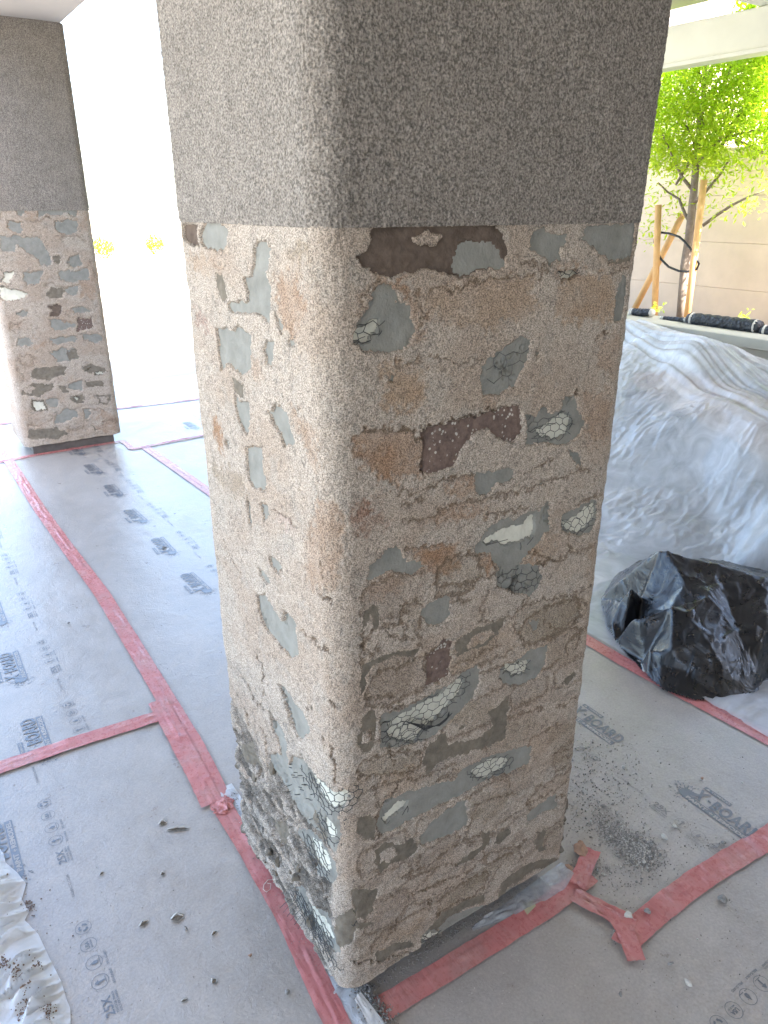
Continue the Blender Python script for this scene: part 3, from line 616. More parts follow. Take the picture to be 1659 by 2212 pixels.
# chicken wire over the holes
def hexwire(polys, cell=.026, rad=.00055, grow=1.25, seed=3, off=-.0035):
    rn = random.Random(seed); mb = MB()
    for P in polys:
        c = P.mean(0); G = c+(P-c)*grow
        q0, z0 = G.min(0); q1, z1 = G.max(0); dx, dz = cell, cell*.866
        pts = {}
        def node(i, j):
            if (i, j) not in pts:
                pts[(i, j)] = (q0-.03+i*dx/2+rn.uniform(-.0018, .0018), z0-.03+j*dz/2*1.0+(dz/6 if (i+j) % 2 else -dz/6)+rn.uniform(-.0018, .0018))
            return pts[(i, j)]
        ni = int((q1-q0+.06)/(dx/2)); nj = int((z1-z0+.06)/(dz*.75))
        for j in range(nj):
            for i in range(ni):
                up = (i+j) % 2 == 0
                a = (q0-.03+i*dx/2, z0-.03+j*dz*.75+(dz*.25 if up else 0)); b = (q0-.03+(i+1)*dx/2, z0-.03+j*dz*.75+(0 if up else dz*.25))
                segs = [(a, b)]
                if up: segs.append((a, (a[0], z0-.03+(j+1)*dz*.75)))
                for (p, r_) in segs:
                    k = lambda s: (s[0]+.007*(float(vn(s[0]*37, s[1]*37, 2))-.5)*2, s[1]+.007*(float(vn(s[0]*41+9, s[1]*41, 5))-.5)*2)
                    p, r_ = k(p), k(r_); m = np.array([[(p[0]+r_[0])/2, (p[1]+r_[1])/2]])
                    if inpoly(G, m[:, 0], m[:, 1])[0]:
                        hs = [off+rn.uniform(-.001, .002) for _ in range(3)]; qa = np.linspace(p[0], r_[0], 3); za = np.linspace(p[1], r_[1], 3)
                        X, Y = C0.pos(qa, np.array(hs), za); mb.tube(list(zip(X, Y, za)), rad, 4, False)
    return mb
wp = {}
for kd, P in patches:
    if kd == 'W' and P[:, 1].mean() < 1.52: wp.setdefault(len(wp), P)
for i, P in wp.items():
    left = P[:, 0].mean() < 0
    if i == 3 or i == 8: continue
    hexwire([P], .022, .0006 if not left else .0008, 1.22 if not left else 1.45, i, -.0035 if not left else .003).build('chicken_wire', M_wire, near)
hexwire([pr(R1, T('860,780 1050,690 1040,790 960,900 850,900'))], .03, .0004, 1.0, 5, -.0035).build('chicken_wire', M_wire, near)
hexwire([pr(R2, T('900,590 1110,560 1110,670 1000,700 900,650'))], .022, .0006, 1.0, 6, -.003).build('chicken_wire', M_wire, near)
hexwire([pr(R1, T('1060,1060 1180,1050 1100,1180 1050,1130'))], .024, .0005, 1.0, 8, -.003).build('chicken_wire', M_wire, near)
hexwire([pr(R2, T('370,1330 560,1310 560,1370 440,1420 370,1390'))], .024, .0006, 1.15, 9, -.002).build('chicken_wire', M_wire, near)
hexwire([pl(L3, T('600,1390 660,1400 780,1620 880,1860 830,1800 700,1600'))], .022, .0008, 1.2, 12, .004).build('chicken_wire', M_wire, near)
lw = MB()
for k in range(7):      # loose bent wires
    a = pr(R2, [(450+k*8, 1325+k*3), (540, 1335+k*4), (600, 1330-k*2), (630+k*5, 1300-k*6), (660, 1270+k*4)])
    X, Y = C0.pos(a[:, 0], np.array([-.003, .004, .010, .012, .002]), a[:, 1]); lw.tube(list(zip(X, Y, a[:, 1])), .0006, 4)
for k in range(6):
    a = pl(L3, [(600+k*20, 1400+k*22), (600+k*24-25, 1420+k*22), (610+k*24-45, 1440+k*26)])
    X, Y = C0.pos(a[:, 0], np.array([.0, .015, .025]), a[:, 1]); lw.tube(list(zip(X, Y, a[:, 1])), .0007, 4)
for k in range(26):
    x0 = rnd.uniform(560, 900); y0 = 560+(x0-560)*1.4+rnd.uniform(-60, 160)
    a = pl(L3, [(x0, y0), (x0+rnd.uniform(-6, 14), y0+rnd.uniform(-20, -5))]); X, Y = C0.pos(a[:, 0], np.array([0., rnd.uniform(.006, .016)]), a[:, 1]); lw.tube(list(zip(X, Y, a[:, 1])), .0008, 4)
for P in list(wp.values()):
    if P[:, 0].mean() < 0: continue
    for e in range(3):
        i = rnd.randrange(len(P)); a = P[i]; c_ = P.mean(0); b_ = a+(c_-a)*rnd.uniform(.3, .6)+np.array([rnd.gauss(0, .006), rnd.gauss(0, .006)])
        qa = np.array([a[0], (a[0]+b_[0])/2, b_[0]]); za = np.array([a[1], (a[1]+b_[1])/2+.002, b_[1]]); X, Y = C0.pos(qa, np.array([-.004, .004, rnd.uniform(.004, .012)]), za); lw.tube(list(zip(X, Y, za)), .0006, 4)
lw.build('loose_wire', M_wire, near)
# flakes that stand off the lower edges
def rock(rn, s=(1, 1, 1), sub=1):
    t = (1+5**.5)/2
    v = [(-1, t, 0), (1, t, 0), (-1, -t, 0), (1, -t, 0), (0, -1, t), (0, 1, t), (0, -1, -t), (0, 1, -t), (t, 0, -1), (t, 0, 1), (-t, 0, -1), (-t, 0, 1)]
    f = [(0, 11, 5), (0, 5, 1), (0, 1, 7), (0, 7, 10), (0, 10, 11), (1, 5, 9), (5, 11, 4), (11, 10, 2), (10, 7, 6), (7, 1, 8), (3, 9, 4), (3, 4, 2), (3, 2, 6), (3, 6, 8), (3, 8, 9), (4, 9, 5), (2, 4, 11), (6, 2, 10), (8, 6, 7), (9, 8, 1)]
    v = np.array(v)/1.9
    v = v*(np.array([[rn.uniform(.6, 1.15)] for _ in v]))
    if sub:
        vs = [tuple(p) for p in v]; cache = {}; nf = []
        def mid(a, b):
            k = (min(a, b), max(a, b))
            if k not in cache:
                m = (np.array(vs[a])+np.array(vs[b]))/2*rn.uniform(.95, 1.2); vs.append(tuple(m)); cache[k] = len(vs)-1
            return cache[k]
        for a, b, c in f:
            ab, bc, ca = mid(a, b), mid(b, c), mid(c, a); nf += [(a, ab, ca), (b, bc, ab), (c, ca, bc), (ab, bc, ca)]
        v = np.array(vs); f = nf
    return v*np.array(s), np.array(f)
def scatter_mesh(name, items, material, kind='stuff', parent=None, **k):
    """items: (x, y, z, size, flat)"""
    prot = [rock(random.Random(90+i), sub=0) for i in range(8)]
    Vs, Fs = [], []; n = 0
    for (x, y, z, s, fl) in items:
        v, f = prot[rnd.randrange(8)]; a = rnd.uniform(0, 6.28); ca, sa = math.cos(a), math.sin(a)
        w = v*np.array([s*rnd.uniform(.7, 1.3), s*rnd.uniform(.6, 1.1), s*fl]); w = np.stack([w[:, 0]*ca-w[:, 1]*sa, w[:, 0]*sa+w[:, 1]*ca, w[:, 2]], 1)
        Vs.append(w+np.array([x, y, z+s*fl*.6])); Fs.append(f+n); n += len(v)
    return link(name, mesh_np(name, np.concatenate(Vs), np.concatenate(Fs), smooth=False), material, parent, kind=kind, **k)
for k in range(34):
    q = rnd.choice([rnd.uniform(-WY-.02, -WY+.02), rnd.uniform(-WY, -.05), rnd.uniform(-WY-.02, -WY+.02), rnd.uniform(WX-.01, WX+.02)]); z = Z0+abs(rnd.gauss(0, .28)) if q < 0 else Z0+abs(rnd.gauss(0, .12))
    if z > .9: continue
    X, Y = C0.pos(np.array([q]), np.array([-.002]), np.array([z])); v, f = rock(random.Random(k), (.012, .012, rnd.uniform(.008, .022)), 1); sc = rnd.uniform(.5, 1.1)
    if k < 30: link('mortar_flake', mesh_py('mortar_flake', v*sc+np.array([X[0], Y[0], z]), [tuple(t) for t in f.tolist()]), M_scrape, near)

# ------------------------------------------------------------------ the far column
WFX = .655
C1 = Col(.110, 4.47, WFX, .56)
far = empty('stucco_column', (C1.X0, C1.Y0, 0), label='distant stucco column at the left edge of the picture, bare patches on its lower part', cat='column')
def pf(s): return np.array([C1.rq(FC(*p)) for p in T(s)])
P2 = [('G', '130,150 205,150 200,200 135,205'), ('G', '275,155 600,150 600,205 430,205 290,215'), ('G', '60,250 175,248 165,330 120,350 60,310 50,280'), ('G', '430,245 590,240 610,330 560,365 440,340'),
      ('G', '0,362 120,360 280,370 340,410 355,470 390,520 375,600 310,600 270,540 190,470 130,440 100,490 0,490'), ('D', '400,500 470,515 480,560 430,580 400,550'), ('G', '530,510 600,498 630,530 625,600 540,600 520,560'),
      ('W', '20,640 100,630 110,690 60,740 20,720'), ('G', '180,640 340,645 300,735 200,740'), ('G', '440,650 560,625 670,625 680,700 560,715 450,700'), ('D', '355,775 480,755 497,800 470,850 380,855 350,820'), ('G', '490,755 600,750 590,810 500,820'),
      ('W', '0,760 60,760 225,800 160,860 60,870 0,850'), ('B', '365,910 460,895 465,980 400,985'), ('G', '560,920 620,900 715,945 690,970 560,970'), ('G', '120,950 215,945 215,990 150,985'), ('G', '390,1010 460,1000 600,1040 580,1060 420,1090 385,1050'),
      ('M', '600,1000 720,985 730,1085 600,1095'), ('G', '620,1120 770,1125 785,1160 720,1190 630,1165'), ('G', '385,1145 600,1128 590,1180 450,1210 380,1185'), ('G', '140,1150 210,1145 260,1190 220,1210 145,1205'), ('G', '380,1260 470,1225 600,1240 608,1290 540,1335 440,1330'),
      ('D', '505,1235 600,1240 605,1290 540,1325'), ('D', '250,1380 350,1362 525,1360 500,1430 380,1475 240,1460'), ('D', '620,1370 700,1340 810,1370 825,1410 760,1430 630,1400'), ('W', '665,1385 710,1370 705,1390 670,1398'), ('W', '720,1405 800,1400 800,1420 725,1420'),
      ('G', '530,1500 640,1465 650,1530 570,1550 525,1530'), ('D', '650,1470 800,1480 800,1530 670,1520'), ('D', '165,1550 240,1500 420,1490 400,1540 330,1590 170,1600'), ('S', '200,1535 260,1520 250,1565 205,1570'), ('D', '445,1510 510,1510 525,1560 480,1570'),
      ('D', '540,1595 640,1580 660,1650 560,1650'), ('W', '570,1600 610,1610 605,1635 580,1620'), ('D', '240,1610 360,1605 370,1700 260,1710 235,1670'), ('W', '255,1625 350,1620 358,1695 270,1700'), ('G', '365,1610 470,1610 440,1680 370,1680'), ('G', '400,1750 480,1700 590,1690 600,1760 430,1810'),
      ('G', '640,1690 690,1690 690,1760 645,1760'), ('D', '215,1850 430,1830 532,1880 500,1915 260,1935 205,1900'), ('D', '700,1800 770,1850 730,1875'), ('D', '735,1580 850,1575 860,1620 820,1665 740,1650'), ('S', '760,1600 830,1595 830,1640 770,1640')]
far_p = [(k, pf(s)) for k, s in P2]
far_l = [(pf(s), .010, .003, .45) for s in ('340,235 380,240', '430,375 600,375 640,420', '460,400 480,430', '0,205 40,215', '360,750 600,745', '60,1050 220,1025 60,1050 110,1100', '135,1290 200,1262 265,1290 255,1350 200,1360 140,1300', '115,1405 160,1400 180,1450 150,1490',
                                           '730,1580 850,1590', '640,1700 800,1700', '380,1800 400,1720', '520,1840 650,1830', '770,1790 890,1770', '230,1810 330,1800', '690,550 730,700', '230,240 370,245')]
far_s = [(pf(s), TAN, .5) for s in ('640,540 720,700 740,830 660,840 600,700', '210,160 270,160 270,215 210,205', '380,980 600,960 600,1000', '240,1160 330,1150 330,1200', '740,1700 880,1700 880,1850 760,1850', '590,150 640,160 650,330 610,240')]
qs1 = np.concatenate([np.arange(-.56-RAD, -RAD, .012), np.arange(-RAD, RAD, .006), np.arange(RAD, WFX+RAD, .0045)])
build_column(C1, far, far_p, far_l, far_s, qs1, np.linspace(Z0, ZJ, 330), np.linspace(ZJ-.002, ZT, 120), fine=False, rough_left=False, seed=20)

bm = MB(); bm.box(.02, .765, -5.0, 5.05, ZT, 2.968, .02); o = bm.build('roof_beam', M_ceiling); tag(o, 'thick stucco beam carried by the two stucco columns', 'beam')

# ------------------------------------------------------------------ paper on the floor
def paper(x0, x1, y0, y1, z, label):
    nx, ny = max(2, int((x1-x0)/.05)), max(2, int((y1-y0)/.05))
    x, y = np.meshgrid(np.linspace(x0, x1, nx), np.linspace(y0, y1, ny))
    V = np.stack([x, y, np.full_like(x, z)], -1).reshape(-1, 3)
    o = empty('paper_sheet', (x0, y0, 0), label=label, cat='floor paper', group='printed protection paper taped over the floor')
    link('sheet', mesh_np('sheet', V, grid_quads(ny, nx)), M_paper, o); return o
PA = paper(-1.9, .02, 1.22, 6.45, .0010, 'long bright paper strip on the far left, left of the long red tape line')
PB = paper(.02, .90, .62, 6.45, .0010, 'long bright paper strip between the two columns, right of the long red tape line')
PC = paper(.90, 2.2, .9, 6.45, .0012, 'paper strip behind the near column, beyond the faint pink tape')
PD = paper(-1.9, .02, -2.2, 1.22, .0012, 'paper sheet at the lower left with torn holes, left of the near column')
PE = paper(.62, 1.58, -.2, .92, .0014, 'paper sheet right of the near column carrying the pile of grey grit')
PF = paper(.02, 2.6, -2.2, -.2, .0016, 'paper sheet in the lower right foreground, in front of the near column')
PG = paper(1.58, 2.6, -.2, .92, .0010, 'paper sheet at the right edge beyond the red tape, under the black bag')

PF2 = paper(.0, .64, -.22, .7, .0008, 'paper edge tucked in around the foot of the near column')

def text_mesh(txt, size, bold=0.0, shear=0.0, ax='LEFT', sx=1.0, spacing=1.0):
    cu = bpy.data.curves.new('t', 'FONT'); cu.body = txt; cu.size = size; cu.offset = bold; cu.shear = shear; cu.align_x = ax; cu.space_character = spacing; cu.resolution_u = 3
    ob = bpy.data.objects.new('t', cu); COL.objects.link(ob); bpy.context.view_layer.update()
    me = bpy.data.meshes.new_from_object(ob.evaluated_get(bpy.context.evaluated_depsgraph_get()))
    V = [(v.co.x*sx, v.co.y) for v in me.vertices]; Fs = [list(p.vertices) for p in me.polygons]
    bpy.data.objects.remove(ob); bpy.data.curves.remove(cu); bpy.data.meshes.remove(me); return V, Fs
def fit(tm, u0, u1, v0, v1):
    V, Fs = tm; a = np.array(V); mn, mx = a.min(0), a.max(0); a = (a-mn)/(mx-mn); return [(u0+p[0]*(u1-u0), v0+p[1]*(v1-v0)) for p in a], Fs
class Flat:
    def __init__(s): s.v = []; s.f = []; s.m = []
    def add(s, V, Fs, z, m):
        b = len(s.v); s.v += [(p[0], p[1], z) for p in V]; s.f += [[b+i for i in q] for q in Fs]; s.m += [m]*len(Fs)
    def rect(s, u0, u1, v0, v1, z, m): s.add([(u0, v0), (u1, v0), (u1, v1), (u0, v1)], [[0, 1, 2, 3]], z, m)
    def ring(s, cu, cv, r, w, z, m, n=28):
        V = []; 
        for i in range(n):
            a = 2*math.pi*i/n; V += [(cu+r*math.cos(a), cv+r*math.sin(a)), (cu+(r-w)*math.cos(a), cv+(r-w)*math.sin(a))]
        s.add(V, [[2*i, (2*i+2) % (2*n), (2*i+3) % (2*n), 2*i+1] for i in range(n)], z, m)
    def poly(s, P, z, m): s.add(P, [list(range(len(P)))], z, m)
    def mesh(s, name, mats):
        me = mesh_py(name, s.v, s.f); [me.materials.append(x) for x in mats]; me.polygons.foreach_set('material_index', s.m); return me
def splat(fl, cu, cv, z, m, seed=1):
    rn = random.Random(seed); n = 44; V = [(cu, cv)]
    for i in range(n):
        a = 2*math.pi*i/n; r = .021*(1+(.55 if i % 2 else -.2)*rn.random()); V.append((cu+r*1.15*math.cos(a), cv+r*math.sin(a)))
    fl.add(V, [[0, 1+i, 1+(i+1) % n] for i in range(n)], z, m)
    for i in range(46):
        a = rn.gauss(math.pi, 1.1); r = rn.uniform(.024, .047); s_ = rn.uniform(.0012, .0034); x, y = cu+r*1.2*math.cos(a), cv+r*math.sin(a)
        ex, ey = math.cos(a), math.sin(a)
        fl.add([(x-ex*s_*1.8, y-ey*s_*1.8), (x+ey*s_*.7, y-ex*s_*.7), (x+ex*s_*1.2, y+ey*s_*1.2), (x-ey*s_*.7, y+ex*s_*.7)], [[0, 1, 2, 3]], z, m)
lg = Flat()
zI, zP = .0, .0005
splat(lg, -.002, .004, zI-.0001, 0)
lg.rect(0, .207, -.019, .001, zI, 0)
V, Fs = fit(text_mesh('PAINT', .02, .0008, sx=1.25), .004, .070, -.0155, -.0025); lg.add(V, Fs, zP, 1)
V, Fs = fit(text_mesh('REMODEL', .02, .0008, sx=1.25), .094, .202, -.0155, -.0025); lg.add(V, Fs, zP, 1)
lg.rect(.078, .088, -.0103, -.0077, zP, 1); lg.rect(.0817, .0843, -.014, -.004, zP, 1)
V, Fs = fit(text_mesh('BOARD', .05, .0016, sx=.9, spacing=1.12), .066, .212, .005, .050); 
lg.add([(u+.0022, v-.0022) for u, v in V], Fs, zI-.0001, 2); lg.add([(u+.0012, v-.0012) for u, v in V], Fs, zI, 1); lg.add(V, Fs, zP, 0)
V, Fs = fit(text_mesh('X', .05, .0016, shear=.25), .004, .044, .006, .053); lg.add([(u+.0022, v-.0022) for u, v in V], Fs, zI, 2); lg.add(V, Fs, zP, 0)
lg.rect(.050, .059, .025, .031, zI, 0)
lg.rect(.012, .098, .060, .0745, zI, 0); V, Fs = fit(text_mesh('TRIMACO', .01, .0003, sx=1.2), .034, .093, .0633, .0712); lg.add(V, Fs, zP, 1)
lg.poly([(.018, .063), (.031, .063), (.0245, .0715)], zP, 1)
logo_me = lg.mesh('printed_logo', [M_ink, M_inkpaper, M_ink2])
def newp(): return Flat()
parts_ = []
def done(fl, nm, mt): parts_.append((nm, fl.mesh(nm, [mt]), fl.mesh(nm, [M_ink2])))
ic = newp()
V, Fs = fit(text_mesh('25X', .03, .0004, sx=.8), -.032, .018, -.010, .010); ic.add(V, Fs, zI, 0); done(ic, 'printed_number', M_ink)
ic = newp(); V, Fs = fit(text_mesh("THICKER THAN", .008, .0001), -.032, .022, -.0185, -.0135); ic.add(V, Fs, zI, 0)
V, Fs = fit(text_mesh("BUILDER'S PAPER", .008, .0001), -.032, .022, -.0255, -.0205); ic.add(V, Fs, zI, 0); done(ic, 'printed_words', M_ink)
for i, w in enumerate(('REUSABLE', 'SPILL GUARD', '', '')):
    ic = newp(); u = .06+i*.053; ic.ring(u, 0, .0185, .0011, zI, 0)
    if i == 0:
        ic.poly([(.058, -.010), (.062, -.010), (.062, .003), (.067, .003), (.060, .012), (.053, .003), (.058, .003)], zI, 0); ic.rect(.052, .068, -.0125, -.0112, zI, 0)
    if i == 1:
        ic.poly([(.113, .010), (.118, -.001), (.117, -.007), (.113, -.009), (.109, -.007), (.108, -.001)], zI, 0); ic.rect(.100, .126, -.0125, -.0112, zI, 0)
    if i == 2:
        V, Fs = fit(text_mesh('USA', .01, .0003), .156, .177, -.002, .008); ic.add(V, Fs, zI, 0); V, Fs = fit(text_mesh('MADE IN', .006, .0001), .156, .177, -.008, -.004); ic.add(V, Fs, zI, 0)
    if i == 3:
        for k in range(3):     # recycling arrows
            a = math.pi/2+k*2.094; P = []
            for t in (-.75, -.2, .35): P.append((.219+.0115*math.cos(a+t), .0115*math.sin(a+t)))
            for t in (.35, -.2, -.75): P.append((.219+.0068*math.cos(a+t), .0068*math.sin(a+t)))
            ic.add(P, [[0, 1, 4, 5], [1, 2, 3, 4]], zI, 0)
            e, e2 = a+.35, a+.85; ic.add([(.219+.0135*math.cos(e), .0135*math.sin(e)), (.219+.0048*math.cos(e), .0048*math.sin(e)), (.219+.0092*math.cos(e2), .0092*math.sin(e2))], [[0, 1, 2]], zI, 0)
    done(ic, 'printed_icon', M_ink)
    if w: ic = newp(); V, Fs = fit(text_mesh(w, .008, .0001), u-.02, u+.02, -.029, -.0235); ic.add(V, Fs, zI, 0); done(ic, 'printed_words', M_ink)
ic = newp(); V, Fs = fit(text_mesh('TRIMACO.COM', .01, .0001), .32, .40, -.004, .003); ic.add(V, Fs, zI, 0); done(ic, 'printed_words', M_ink2)
def put(parent, x0, y0, ang, faint=False, logo=True, icons=True):
    ca, sa = math.cos(ang), math.sin(ang)
    for me, nm, dv, on in [(logo_me, 'printed_logo', 0, logo)]+[(f_ if faint else m_, n__, -.108, icons) for n__, m_, f_ in parts_]:
        if not on: continue
        o = bpy.data.objects.new(nm, me); COL.objects.link(o); o.parent = parent
        px, py = x0-sa*dv, y0+ca*dv; o.location = (px-parent.location[0], py-parent.location[1], .0026); o.rotation_euler = (0, 0, ang)
up90 = math.pi/2
for k in range(10): put(PA, -.362, 1.23+.475*k, up90, icons=True)
for k in range(9):
    y = 1.497+.475*k; put(PB, .452, y, up90+.05*(k % 2), icons=True)
for k in range(8): put(PC, 1.35, 1.2+.475*k, up90)
for k in (-2, -1, 0, 1): put(PD, -.522, .31+.475*k, up90, icons=True)
for y in (0.0, .475): put(PE, 1.170, y, -up90, faint=True)
for k in range(-1, 3): put(PF, .873+.475*k, -.556, math.pi)
# torn holes in the paper
def tear(X, Y, L, W_, a):
    x, y = FL(X, Y); rn = random.Random(int(X)); n = 9
    d = np.array([math.cos(a), math.sin(a)]); p = np.array([-d[1], d[0]]); up_, dn_ = [], []
    for i in range(n+1):
        t = i/n-.5; w = W_*(1-(2*t)**2)*rn.uniform(.6, 1.2); c = np.array([x, y])+d*t*L; up_.append(c+p*w*.5); dn_.append(c-p*w*.5)
    mb = MB(); mb.v = [(*q, .0030) for q in up_]+[(*q, .0030) for q in dn_]; mb.f = [[i, i+1, n+2+i, n+1+i] for i in range(n)]; mb.build('torn_hole', M_scrape, PD)
    mb = MB(); mb.v = [(*q, .0032) for q in up_]+[(*(q+p*W_*.35), .004+W_*.25*math.sin(math.pi*i/n)) for i, q in enumerate(up_)]+[(*(q-p*W_*.05), .004+W_*.45*math.sin(math.pi*i/n)**2) for i, q in enumerate(up_)]
    mb.f = [[i, i+1, n+2+i, n+1+i] for i in range(n)]+[[n+1+i, n+2+i, 2*n+3+i, 2*n+2+i] for i in range(n)]; mb.build('torn_flap', M_inkpaper, PD, smooth=True)
    mb = MB(); mb.v = [(*q, .0031) for q in dn_]+[(*(q-p*W_*.25), .004+W_*.2*math.sin(math.pi*i/n)) for i, q in enumerate(dn_)]
    mb.f = [[i, i+1, n+2+i, n+1+i] for i in range(n)]; mb.build('torn_flap', M_inkpaper, PD, smooth=True)
AR = math.atan2(RIGHT[1], RIGHT[0])
for X, Y, L, W_, a in ((385, 1793, .062, .011, .1), (352, 1780, .022, .012, .4), (384, 1985, .032, .014, .3), (311, 1997, .024, .009, .8), (352, 1890, .012, .008, .5), (463, 2018, .016, .006, .9), (463, 2122, .012, .010, 1.0), (399, 2163, .014, .006, .4), (220, 1889, .014, .005, 1.0)):
    tear(X, Y, L, W_, AR+a)

# ------------------------------------------------------------------ tape
def tape(pts, w, label, z=.0045, seed=0, crumple=0.0, fold=0.0, ext=0.0, world_pts=False, nv=11):
    P = np.array(pts if world_pts else [FL(*p) for p in pts]); d = np.linalg.norm(np.diff(P, axis=0), axis=1); S = np.concatenate([[0], np.cumsum(d)])
    n = max(8, int(S[-1]/.008)); s = np.linspace(0, S[-1], n); x = np.interp(s, S, P[:, 0]); y = np.interp(s, S, P[:, 1])
    k = np.ones(9)/9
    if n > 20: x = np.convolve(np.pad(x, 4, 'edge'), k, 'valid'); y = np.convolve(np.pad(y, 4, 'edge'), k, 'valid')
    tx, ty = np.gradient(x), np.gradient(y); L = np.hypot(tx, ty)+1e-9; nx_, ny_ = -ty/L, tx/L
    v = np.linspace(-.5, .5, nv); ss, vv = np.meshgrid(s, v, indexing='ij')
    ww = w*(1+.05*(fbm(ss/.05, vv*0, seed, 2)-.5))
    X = x[:, None]+nx_[:, None]*vv*ww; Y = y[:, None]+ny_[:, None]*vv*ww
    X += .003*(fbm(ss/.02, vv*3, seed+2, 2)-.5); Y += .003*(fbm(ss/.02, vv*3, seed+3, 2)-.5)
    Z = z+.0008*fbm(ss/.03, vv*4, seed, 3)
    Z += .0016*np.clip(1-np.abs(fbm(ss/.10+vv*1.5, vv*3.2, seed+7, 2)-.5)*7, 0, 1)*sst(.4, .6, fbm(ss/.2, ss*0, seed+1, 2))
    Z += .0030*np.exp(-((vv-.12+.25*(fbm(ss/.25, ss*0, seed+4, 2)-.5))/.035)**2)*(fbm(ss/.12, ss*0, seed+6, 2) > .42)     # a pinched crease
    Z += crumple*np.abs(fbm(ss/.025, vv*3, seed+5, 3)-.5)*2
    if fold: Z += fold*sst(.0, 1, vv*2)*sst(.3, .8, fbm(ss/.06, ss*0, seed+8, 2))
    Vt = np.stack([X, Y, Z], -1).reshape(-1, 3)
    o = link('masking_tape', mesh_np('masking_tape', Vt, grid_quads(n, nv)), M_tape); return tag(o, label, 'tape', 'red masking tape strips')
TW = .060
T1 = tape([(.0, 6.3), (.0, 5.2), (-.005, 4.5), (.005, 3.4), (.022, 2.8), (.046, 2.2), (.043, 1.73), (.039, 1.37), (.036, 1.15), (.034, 1.0), (.022, .82), (.010, .70)], .064, 'long red tape line running from the near column away to the far column', seed=1, crumple=.002, world_pts=True)
T2 = tape([(.008, .80), (.010, .70), (.012, .606), (.009, .43), (.007, .275), (-.008, .142), (-.020, .0), (-.034, -.2), (-.04, -.6)], .054, 'red tape strip along the left foot of the near column', seed=2, z=.0060, crumple=.0015, world_pts=True)
T3 = tape([(-1.6, 1.235), (-.5, 1.232), (-.233, 1.224), (.03, 1.205)], .060, 'red tape strip branching off to the left edge of the picture', seed=3, z=.0072, crumple=.002, world_pts=True)
T3b = tape([(.008, 1.30), (.004, 1.1), (-.002, .9), (-.012, .72)], .062, 'short second red tape layer beside the long line, its end crumpled by the column', seed=4, z=.0078, crumple=.003, world_pts=True)
T4 = tape([(.052, -.030), (.10, -.031), (.236, -.036), (.398, -.041), (.573, -.046), (.722, -.036)], .056, 'deep red tape strip along the front foot of the near column', seed=5, z=.0062, crumple=.002, world_pts=True)
T5 = tape([(.632, -.060), (.655, -.12), (.672, -.165), (.690, -.20)], .046, 'short twisted red tape piece right of the near column', seed=6, z=.0080, crumple=.012, world_pts=True)
T6 = tape([(.615, -.225), (.646, -.212), (.75, -.205), (.896, -.203), (1.05, -.212), (1.208, -.227), (1.6, -.23), (2.0, -.23)], .062, 'red tape strip at the right, crossing to the right edge of the picture', seed=7, z=.0062, crumple=.005, fold=.004, world_pts=True)
T7 = tape([(1.56, 1.5), (1.56, .9), (1.56, .55), (1.572, .34), (1.598, .005), (1.60, -.4)], .062, 'straight red tape strip passing under the black bag', seed=8, world_pts=True)
T8 = tape([(-.8, 4.45), (-.046, 4.46), (.17, 4.49), (.76, 4.49)], .05, 'faint pink tape strip along the front foot of the far column', seed=9, world_pts=True)
T8b = tape([(.76, 4.52), (.775, 4.4), (.765, 4.25), (.90, 4.26), (1.4, 4.30), (2.0, 4.3)], .045, 'faint pink tape strip leaving the far column to the right', seed=10, z=.0062, world_pts=True, crumple=.004)
T9 = tape([(.86, 4.25), (.888, 3.675), (.922, 2.96), (.93, 1.8), (.93, .9)], .062, 'pale pink tape line running behind the near column', seed=11, world_pts=True)
T10 = tape([(-.3, 5.50), (1.01, 5.465), (1.485, 5.421), (2.2, 5.4)], .05, 'farthest faint pink tape strip, near the bright end of the floor', seed=12, world_pts=True)
# crumpled tape ends
def crumple(cx, cy, rx, ry, h, ang, label, seed, z=.009, matl=None, cat='tape', name='masking_tape', group=None):
    n = 34; a, b = np.meshgrid(np.linspace(-1, 1, n), np.linspace(-1, 1, n), indexing='ij')
    X = a*np.sqrt(1-b*b*.42)*rx*(1+.9*(fbm(b*2.6, a*.3, seed, 2)-.5)); Y = b*np.sqrt(1-a*a*.42)*ry*(1+.9*(fbm(a*2.6, b*.3, seed+1, 2)-.5))
    rg = 1-np.abs(fbm(a*3.4+b*.9, b*1.1, seed+2, 3)-.5)*5; Z = z+h*np.clip(rg, 0, 1)*(1-.6*np.maximum(np.abs(a), np.abs(b))**3)
    ca, sa = math.cos(ang), math.sin(ang); V = np.stack([cx+X*ca-Y*sa, cy+X*sa+Y*ca, Z], -1).reshape(-1, 3)
    o = link(name, mesh_np(name, V, grid_quads(n, n)), matl or M_tape); return tag(o, label, cat, group)
crumple(.012, .705, .034, .026, .008, .3, 'crumpled red tape end sticking up beside the left foot of the near column', 31, .009, group='red masking tape strips')
tape([(.672, -.150), (.655, -.20), (.628, -.245), (.618, -.262)], .044, 'short red tape end folded round the corner where two strips meet, grit lying on it', seed=33, z=.0098, crumple=.006, world_pts=True)
tape([(.655, -.045), (.715, -.018), (.775, .010)], .044, 'loose red tape end lifting at the right foot of the near column', seed=35, z=.0105, crumple=.009, world_pts=True)
